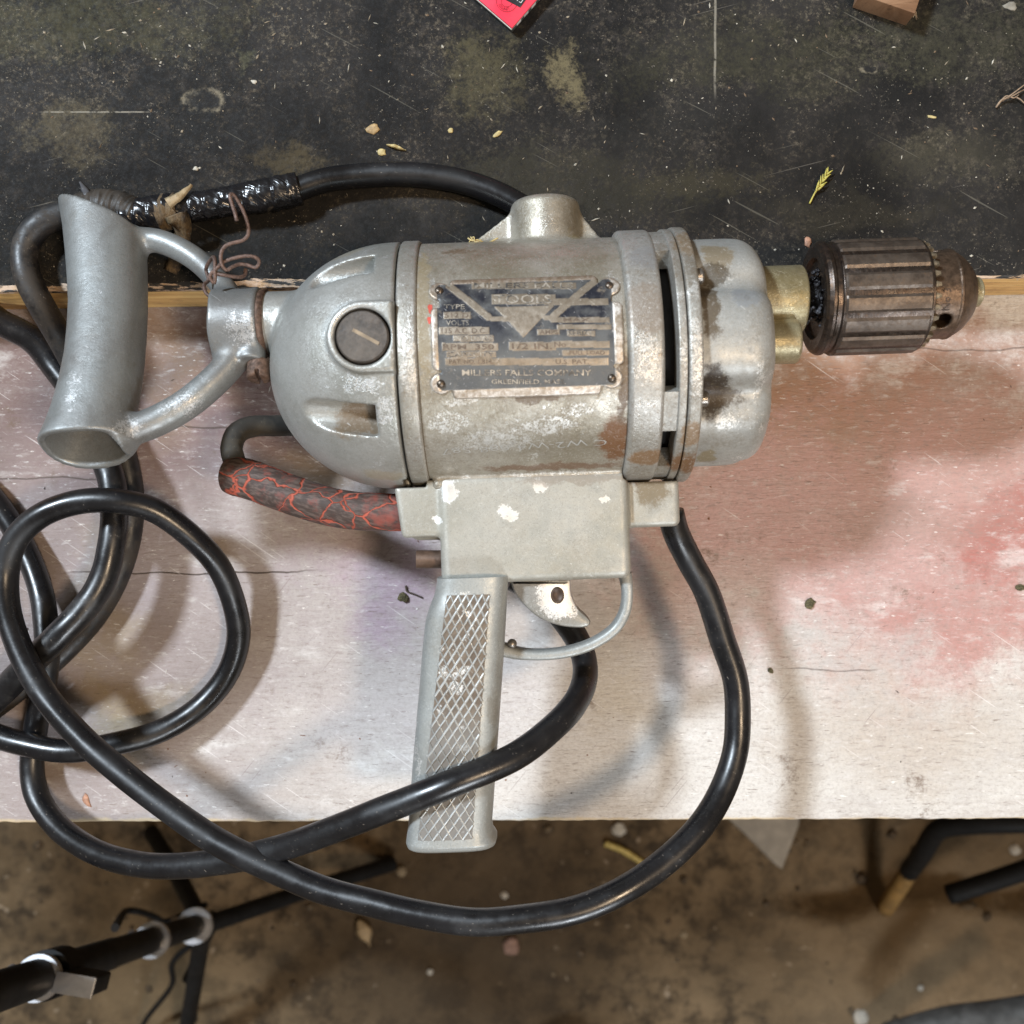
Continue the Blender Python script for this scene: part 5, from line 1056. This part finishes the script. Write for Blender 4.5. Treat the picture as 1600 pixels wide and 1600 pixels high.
LEAF = simple('dry_leaf', (0.42, 0.29, 0.14), .6, 0, .3, 600, .3); LEAF2 = simple('yellow_leaf', (0.55, 0.44, 0.20), .6, 0, .25, 600, .3); PINK = simple('pinkish_chip', (0.42, 0.22, 0.14), .6, 0, .3, 600, .3); PALE = simple('pale_chip', (0.52, 0.48, 0.40), .6, 0, .2, 600, .3); MOSS = simple('dry_moss', (0.10, 0.085, 0.04), .85, 0, .6, 900, .8, tint=(0.25, 0.2, 0.1))
flake(583, 201, 10, 8, .3, BZ, .9, LEAF, 'leaf_flake', 'tan leaf flake on the black board, above the domed end of the drill', 'leaf bit')
flake(596, 238, 7, 5, -.5, BZ, .9, LEAF2, 'leaf_flake', 'small yellow leaf flake just above the top cable', 'leaf bit')
ribbon('grass_straw', [(604, 227, BZ + .6), (618, 229, BZ + 1.4), (635, 236, BZ + .6)], lambda u: .0022 * math.sin(math.pi * min(.97, u + .05)), LEAF2); tag(bpy.data.objects['grass_straw'], 'curved pale straw beside the yellow leaf flake', 'straw')
flake(704, 204, 5, 4, .2, BZ, .8, LEAF2, 'leaf_flake', 'tiny yellow crumb of leaf on the board midway above the drill', 'leaf bit')
flake(1262, 380, 5, 9, .1, BZ, 1.0, PINK, 'bark_chip', 'pinkish bark chip on the black board just left of the chuck', 'chip')
flake(397, 128, 6, 3, -.3, BZ, .8, PALE, 'wood_chip', 'pale chip near the worn hole in the black board', 'chip')
flake(306, 264, 4, 3, .4, BZ, .8, PALE, 'wood_chip', 'white chip just above the tape splice', 'chip')
flake(777, 210, 9, 3, .55, BZ, .8, LEAF2, 'wood_chip', 'pale straw-coloured sliver above the middle of the drill', 'chip')
flake(1456, 183, 9, 2.2, -.15, BZ, .8, LEAF2, 'wood_chip', 'yellowish sliver near the dark stain on the black board', 'chip')
flake(1579, 10, 10, 6, .1, BZ, .7, simple('grey_leaf', (0.24, 0.22, 0.18), .7), 'leaf_flake', 'grey dry leaf near the upper corner of the black board', 'leaf bit')
flake(1265, 943, 9, 7, .3, 0, 2.0, MOSS, 'moss_clump', 'small clump of dry moss on the pink-stained plank', 'moss')
flake(630, 934, 8, 7, .5, 0, 2.2, MOSS, 'moss_clump', 'dark crumb of moss left of the pistol grip', 'moss')
flake(35, 985, 9, 5, .1, 0, 1.8, PINK, 'bark_chip', 'brown bark chip on the plank beside the left cables', 'chip')
flake(1594, 918, 8, 5, -.4, 0, 1.6, MOSS, 'moss_clump', 'dark leafy crumb at the right side of the plank', 'moss')
flake(135, 1250, 6, 11, .4, 0, 1.0, PINK, 'bark_chip', 'orange chip near the front edge of the plank under the big cable', 'chip')
flake(1204, 1048, 5, 4, 0, 0, 1.4, MOSS, 'dark_crumb', 'round black crumb inside the right-hand curve of the cable', 'crumb')
V, F = tube([P(x, y, z / 1000) for x, y, z in ((634, 915, .8), (636, 924, 1.2), (646, 928, 1.4), (655, 932, .8), (660, 934, .6))], .0005, 20, 6)
tag(mk('rootlet', V, F, simple('dark_root', (0.07, 0.05, 0.035), .8)), 'dark bent rootlet beside the moss crumb left of the grip', 'twig')
V = []; F = []
for pts in ([(1556, 168, 43), (1565, 156, 44.5), (1580, 151, 44), (1600, 140, 43.5), (1630, 128, 43)], [(1558, 165, 43.4), (1572, 150, 45), (1584, 153, 45), (1592, 148, 44)], [(1586, 151, 44), (1595, 156, 44.5), (1604, 165, 43)], [(1565, 158, 43), (1580, 148, 46), (1596, 136, 45.5), (1604, 130, 44)]):
    v2, f2 = tube([P(x, y, z / 1000) for x, y, z in pts], lambda u: .00042 * (1 - .5 * u), 24, 6); b = len(V); V = V + v2; F = F + [tuple(i + b for i in q) for q in f2]
tag(mk('root_fibres', V, F, simple('brown_root', (0.34, 0.24, 0.16), .7, 0, .3, 500)), 'tangle of thin brown root fibres at the right side of the black board', 'twig')
# a wisp of straw caught in the boss
V, F = tube([M(pd(*q)) for q in ((731, 372, 96), (738, 376, 96.5), (748, 375, 96), (760, 380, 95), (778, 372, 94))], .0004, 24, 6)
for pts in ([(733, 378, 96), (740, 370, 97), (742, 379, 97)], [(735, 370, 96), (744, 378, 97), (752, 374, 97)]):
    v2, f2 = tube([M(pd(*q)) for q in pts], .00025, 14, 6); b = len(V); V = V + v2; F = F + [tuple(i + b for i in q) for q in f2]
o = mk('straw_wisp', V, F, LEAF2, None, True); o.matrix_world = drill.matrix_basis.copy(); tag(o, 'wisp of pale straw caught beside the boss on top of the drill', 'straw')

# crumbs nobody could count
def crumbs(name, n, fz, mats, label, size, region):
    V = []; F = []; MI = []
    for k in range(n):
        px, py = region(); z = fz; s_ = size() ; c_ = P(px, py, z); b = len(V); a = random.uniform(0, 6.28); e = random.choice((1, 1, 1.3, 1.8, 3.2))
        for (x, y, h) in ((1, 0, .15), (.2, .8, .1), (-1, .1, .2), (-.1, -.9, .1), (.1, .1, .8)):
            x *= e * random.uniform(.7, 1.2); y *= random.uniform(.7, 1.2) / math.sqrt(e); V.append((c_.x + s_ * (x * math.cos(a) - y * math.sin(a)), c_.y + s_ * (x * math.sin(a) + y * math.cos(a)), z + s_ * h * .6))
        mi = random.randrange(len(mats))
        for q in ((0, 1, 4), (1, 2, 4), (2, 3, 4), (3, 0, 4)): F.append((b + q[0], b + q[1], b + q[2])); MI.append(mi)
    return tag(mk(name, V, F, None, None, False, None, mats, MI), label, None, None, 'stuff')
def reg_board():
    while True:
        px, py = random.uniform(0, 1600), random.uniform(0, 440)
        w = .35 + .65 * max(0, mnoise.noise((px / 140, py / 140, 2)) + .35)
        if py > 250 and px < 700: w *= .5
        if random.random() < w: return px, py
crumbs('board_crumbs', 620, BZ / 1000 + .0001, [simple('crumb_tan', (0.34, 0.28, 0.20), .8), simple('crumb_pale', (0.50, 0.46, 0.38), .8), simple('crumb_brown', (0.17, 0.115, 0.07), .8)], 'tan dust crumbs scattered over the black board', lambda: .00022 + .00065 * random.random() ** 3.5, reg_board)
crumbs('plank_crumbs', 130, .0001, [simple('crumb_dark', (0.05, 0.036, 0.028), .85), simple('crumb_rust', (0.22, 0.10, 0.05), .8), simple('crumb_white', (0.75, 0.72, 0.68), .8)], 'dark specks scattered over the whitewashed plank', lambda: .00022 + .0006 * random.random() ** 3, lambda: (random.uniform(0, 1600), random.uniform(490, 1270)))

# ================================================================== ON THE EARTH FLOOR
def gz(px, py, up=0): q = P(px, py, FZ); return FZ + ground_h(q.x, q.y) + up
def stone(px, py, rpx, h, m, label, name='stone', cat='stone', flat=.6, sq=1.0):
    z = gz(px, py); c_ = P(px, py, z); bm = bmesh.new(); bmesh.ops.create_icosphere(bm, subdivisions=2, radius=1); r = rpx * .865e-3; ph = random.uniform(0, 9)
    for v in bm.verts:
        d = 1 + .30 * mnoise.noise(v.co * 1.3 + Vector((ph, 0, 0))); v.co = Vector((v.co.x * r * d * sq, v.co.y * r * d, v.co.z * r * d * flat))
    me = bpy.data.meshes.new(name); bm.to_mesh(me); bm.free(); me.materials.append(m); o = link(name, me, None, (c_.x, c_.y, z + r * flat * .35)); return tag(o, label, cat)
PALEST = simple('pale_stone', (0.40, 0.36, 0.30), .85, 0, .15, 60, .3); TANST = simple('tan_stone', (0.22, 0.165, 0.10), .9, 0, .25, 50, .4); GREYST = simple('grey_slab', (0.27, 0.235, 0.19), .9, 0, .2, 30, .4)
stone(966, 1295, 11, 0, PALEST, 'white pebble on the earth just below the plank edge'); stone(1345, 1588, 13, 0, PALEST, 'white pebble at the lower right of the earth floor'); stone(788, 1398, 6, 0, PALEST, 'small pale pebble inside the hanging cable loop')
stone(628, 1361, 8, 0, TANST, 'tan pebble left of the grip end on the earth'); stone(672, 1518, 5, 0, PALEST, 'tiny pale pebble on the dark earth below the cable'); stone(1438, 1543, 5, 0, PALEST, 'little white pebble by the lip of the trampled earth'); stone(1068, 1459, 6, 0, TANST, 'tan pebble right of the hanging cable')
stone(800, 1478, 14, 0, simple('pinkish_earth', (0.22, 0.13, 0.095), .9), 'pinkish clod below the lowest bend of the cable', 'clod', 'clod'); stone(1585, 1327, 9, 0, PALEST, 'pale pebble between the two black bars')
pol = [px for px in [(1120, 1262), (1255, 1240), (1248, 1290), (1222, 1358), (1212, 1352), (1165, 1305)]]
z0 = gz(1200, 1300) - .004; pl_ = [P(x, y, z0 + .02) for x, y in pol]; ctr = sum(pl_, Vector()) / len(pl_); q = [(v.x - ctr.x, v.y - ctr.y) for v in pl_]
ar = sum(q[i][0] * q[(i + 1) % len(q)][1] - q[(i + 1) % len(q)][0] * q[i][1] for i in range(len(q))); q = q if ar > 0 else q[::-1]
v, f = extrude(q, 0, .022, .003); tag(autosmooth(mk('stone_slab', v, f, GREYST, None, True, (ctr.x, ctr.y, z0)), 40), 'pale pointed slab of stone half under the bench', 'slab')
ribbon_pts = [(945, 1318, 0), (975, 1330, 0), (1010, 1352, 0)]
zf = gz(975, 1330) * 1000
ribbon('floor_straw', [(x, y, zf + 6) for x, y, _ in ribbon_pts], .009, simple('yellow_straw', (0.42, 0.31, 0.08), .6)); tag(bpy.data.objects['floor_straw'], 'yellow straw on the earth inside the hanging cable loop', 'straw')
zf = gz(568, 1455) * 1000
ribbon('floor_leaf', [(560, 1438, zf + 5), (568, 1455, zf + 9), (578, 1478, zf + 5)], lambda u: .022 * math.sin(math.pi * min(.96, u + .08)), simple('tan_dead_leaf', (0.30, 0.21, 0.11), .7)); tag(bpy.data.objects['floor_leaf'], 'tan dead leaf on the earth below the left of the hanging cable', 'leaf')
V = []; F = []; MI = []
for k in range(260):
    px, py = random.uniform(-20, 1620), random.uniform(1270, 1620)
    if px > 1180 and py < 1440 and random.random() < .6: pass
    elif random.random() < .5: continue
    big = px > 1180 and py < 1440; z = gz(px, py); c_ = P(px, py, z); r = (.0015 + .007 * random.random() ** 4) * (1.9 if big else 1); b = len(V); ph = random.uniform(0, 9)
    for (x, y, h) in ((1, 0, 0), (.3, .9, .1), (-.8, .5, 0), (-.8, -.6, .1), (.3, -.9, 0), (.1, 0, .7), (0, 0, -.4)):
        a = ph; xx, yy = x * random.uniform(.7, 1.2), y * random.uniform(.7, 1.2); V.append((c_.x + r * (xx * math.cos(a) - yy * math.sin(a)), c_.y + r * (xx * math.sin(a) + yy * math.cos(a)), z + r * h * .55))
    mi = random.choices((0, 1, 2), (7, 3, .25))[0]
    for j in range(5): F += [(b + j, b + (j + 1) % 5, b + 5), (b + (j + 1) % 5, b + j, b + 6)]; MI += [mi, mi]
tag(mk('rubble', V, F, None, None, True, None, [simple('earth_clod', (0.075, 0.05, 0.028), .95, 0, .3, 40, .4), simple('earth_clod_pale', (0.125, 0.088, 0.05), .95, 0, .3, 40, .4), TANST], MI), 'crumbs of earth and stone strewn over the floor', None, None, 'stuff')
BLACKM = simple('black_paint_metal', (0.006, 0.006, 0.0065), .6, 0, .4, 80, .2, spec=.25); CHROME = simple('bright_clamp', (0.62, 0.62, 0.64), .28, .85, .15, 60, .1)
# light stand
HUB = P(322, 1441, -.60); TOP = P(-25, 1556, -.06); TOP = HUB + (TOP - HUB) * 1.3
ls = tag(link('tripod_stand', None, None, tuple(P(322, 1441, FZ))), 'black tripod stand with bright clamps leaning up from the floor in front of the bench', 'tripod')
LO = np.array(ls.location)
def lpart(name, pts, r, m, seg=20, n=None, parent=None):
    v, f = tube(pts, r, n or 8, seg); return autosmooth(mk(name, [np.array(q) - LO for q in v], f, m, parent or ls), 40)
ax_ = (TOP - HUB).normalized(); at_ = lambda u: HUB + (TOP - HUB) * u
def u_at(px):
    return min(np.linspace(0, 1, 400), key=lambda u: abs(800 + at_(u).x / S * H / (H - at_(u).z) - px))
mid = at_(.45)
lpart('pole', [HUB - ax_ * .02, mid], .0115, BLACKM); lpart('upper_pole', [mid, TOP], .0122, BLACKM)
def clamp(u, r, ln, tw):
    c_ = at_(u); o = lpart('clamp', [c_ - ax_ * ln / 2, c_ + ax_ * ln / 2], r, CHROME, 28)
    s_ = ax_.cross(Vector((0, 0, 1))).normalized(); b = c_ - s_ * (r + .004) * tw
    lpart('clamp_bolt', [b - Vector((0, 0, .004)) + ax_ * 0, b + Vector((0, 0, .014))], .0045, CHROME, 14, None, o); return o
clamp(u_at(305), .0185, .009, 1); clamp(u_at(238), .0160, .007, 1); clamp(u_at(60), .0150, .006, 1)
c_ = at_(u_at(80)); lpart('collar', [c_ - ax_ * .02, c_ + ax_ * .01], .0165, BLACKM)
# bracket with slots under the upper clamp
s_ = ax_.cross(Vector((0, 0, 1))).normalized(); up = s_.cross(ax_)
v, f = extrude([(-.030, -.006), (.004, -.006), (.004, .006), (-.030, .006)], 0, .026, .002)
Mx = Matrix((ax_, up, s_)).transposed(); br0 = at_(u_at(62)) + s_ * .012
lpb = mk('bracket', [np.array(br0 + Mx @ Vector(q)) - LO for q in v], f, BLACKM, ls); autosmooth(lpb, 40)
v, f = extrude([(.0045, -.0065), (.0065, -.0065), (.0065, .0065), (.0045, .0065)], 0, .027, .001); autosmooth(mk('bracket_face', [np.array(br0 + Mx @ Vector(q)) - LO for q in v], f, CHROME, ls), 40)
for k in range(3):
    x = -.030 + k * .011; v, f = extrude([(x, .0058), (x + .005, .0058), (x + .005, .0068), (x, .0068)], .012, .022, 0); mk('bracket_slot', [np.array(br0 + Mx @ Vector(q)) - LO for q in v], f, simple('slot_grey', (0.10, 0.09, 0.075), .6), lpb, False)
def leg(px, py, r=.010):
    g = P(px, py, FZ + .012); lpart('leg', [HUB + Vector((0, 0, .01)), HUB + (g - HUB) * .5, g], r, BLACKM, 14)
leg(612, 1350); leg(285, 1640); leg(236, 1300)
lpart('brace', [HUB - ax_ * .05, P(470, 1398, -.72)], .006, BLACKM, 10); lpart('brace', [HUB - ax_ * .05, P(292, 1530, -.72)], .006, BLACKM, 10)
lpart('thin_cable', [at_(u_at(180)) + Vector((.0, .02, .0)), P(195, 1425, -.5), P(215, 1424, -.52), P(240, 1432, -.55), P(262, 1440, -.56), HUB + Vector((0, .02, 0))], .0035, BLACKM, 8, 40)
lpart('thin_cable', [at_(u_at(120)) + Vector((0, -.02, 0)), P(105, 1530, -.36), P(85, 1525, -.28), P(40, 1552, -.18), P(-30, 1590, -.12)], .0035, BLACKM, 8, 40)
lpart('thin_cable', [HUB + Vector((0, -.02, -.03)), P(272, 1500, -.66), P(268, 1540, -.72), P(230, 1590, -.82), P(215, 1620, -.83)], .0035, BLACKM, 8, 40)
# two black bars by the bench foot
z1 = FZ + .05
bar_ = tag(link('metal_bar', None, None, tuple(P(1420, 1350, FZ))), 'bent black metal bar with a worn yellow tip standing by the earth lip', 'metal bar'); BO = np.array(bar_.location)
v, f = tube([P(1700, 1283, -.62), P(1560, 1286, -.66), P(1490, 1290, -.69), P(1462, 1300, -.71), P(1440, 1335, -.76), P(1420, 1362, -.80)], .0125, 40, 18); mk('shaft', [np.array(q) - BO for q in v], f, BLACKM, bar_)
v, f = tube([P(1421, 1360, -.80), P(1402, 1390, -.83), P(1382, 1420, -.86)], .0118, 10, 18); mk('tip', [np.array(q) - BO for q in v], f, simple('worn_yellow_paint', (0.22, 0.125, 0.035), .7, 0, .3, 50, .2), bar_)
v, f = tube([P(1700, 1325, -.70), P(1600, 1360, -.74), P(1540, 1380, -.76), P(1482, 1398, -.78)], .0125, 20, 18); tag(mk('metal_bar', v, f, BLACKM), 'straight black bar with a blunt end, the lower of the two at the right', 'metal bar')
v, f = tube([P(1390, 1622, -.78), P(1480, 1598, -.74), P(1560, 1588, -.70), P(1680, 1570, -.64)], .019, 20, 24); tag(mk('metal_pipe', v, f, simple('grey_pipe', (0.11, 0.11, 0.108), .5, .3, .3, 60, .2)), 'grey metal pipe crossing the lower right corner', 'pipe')
# rounded dark toe of a shoe at the bottom of the frame
z = FZ; c_ = P(892, 1650, FZ)
def f_shoe(X, Y, Z): 
    d = dcap(X, Y * 1.0, Z * 1.15, (0, -120, 34), (0, 0, 26), 46, 40); return smax(d, -(Z - 2), 3)
Vn, Fn = nets(f_shoe, (-60, -180, -4), (60, 60, 90), 4.0); mk_ = mk('shoe', (Vn / 1000).tolist(), Fn.tolist(), simple('black_shoe', (0.016, 0.015, 0.015), .55, 0, .3, 60, .3), None, True, tuple(c_)); tag(mk_, 'rounded toe of a black shoe at the bottom edge of the earth floor', 'shoe')
v, f = extrude([(.046 * math.cos(a) , -.06 + .10 * math.sin(a)) for a in np.linspace(0, 2 * math.pi, 40)[:-1]], .001, .012, .002); mk('sole', v, f, simple('dark_sole', (0.03, 0.028, 0.026), .8), mk_)
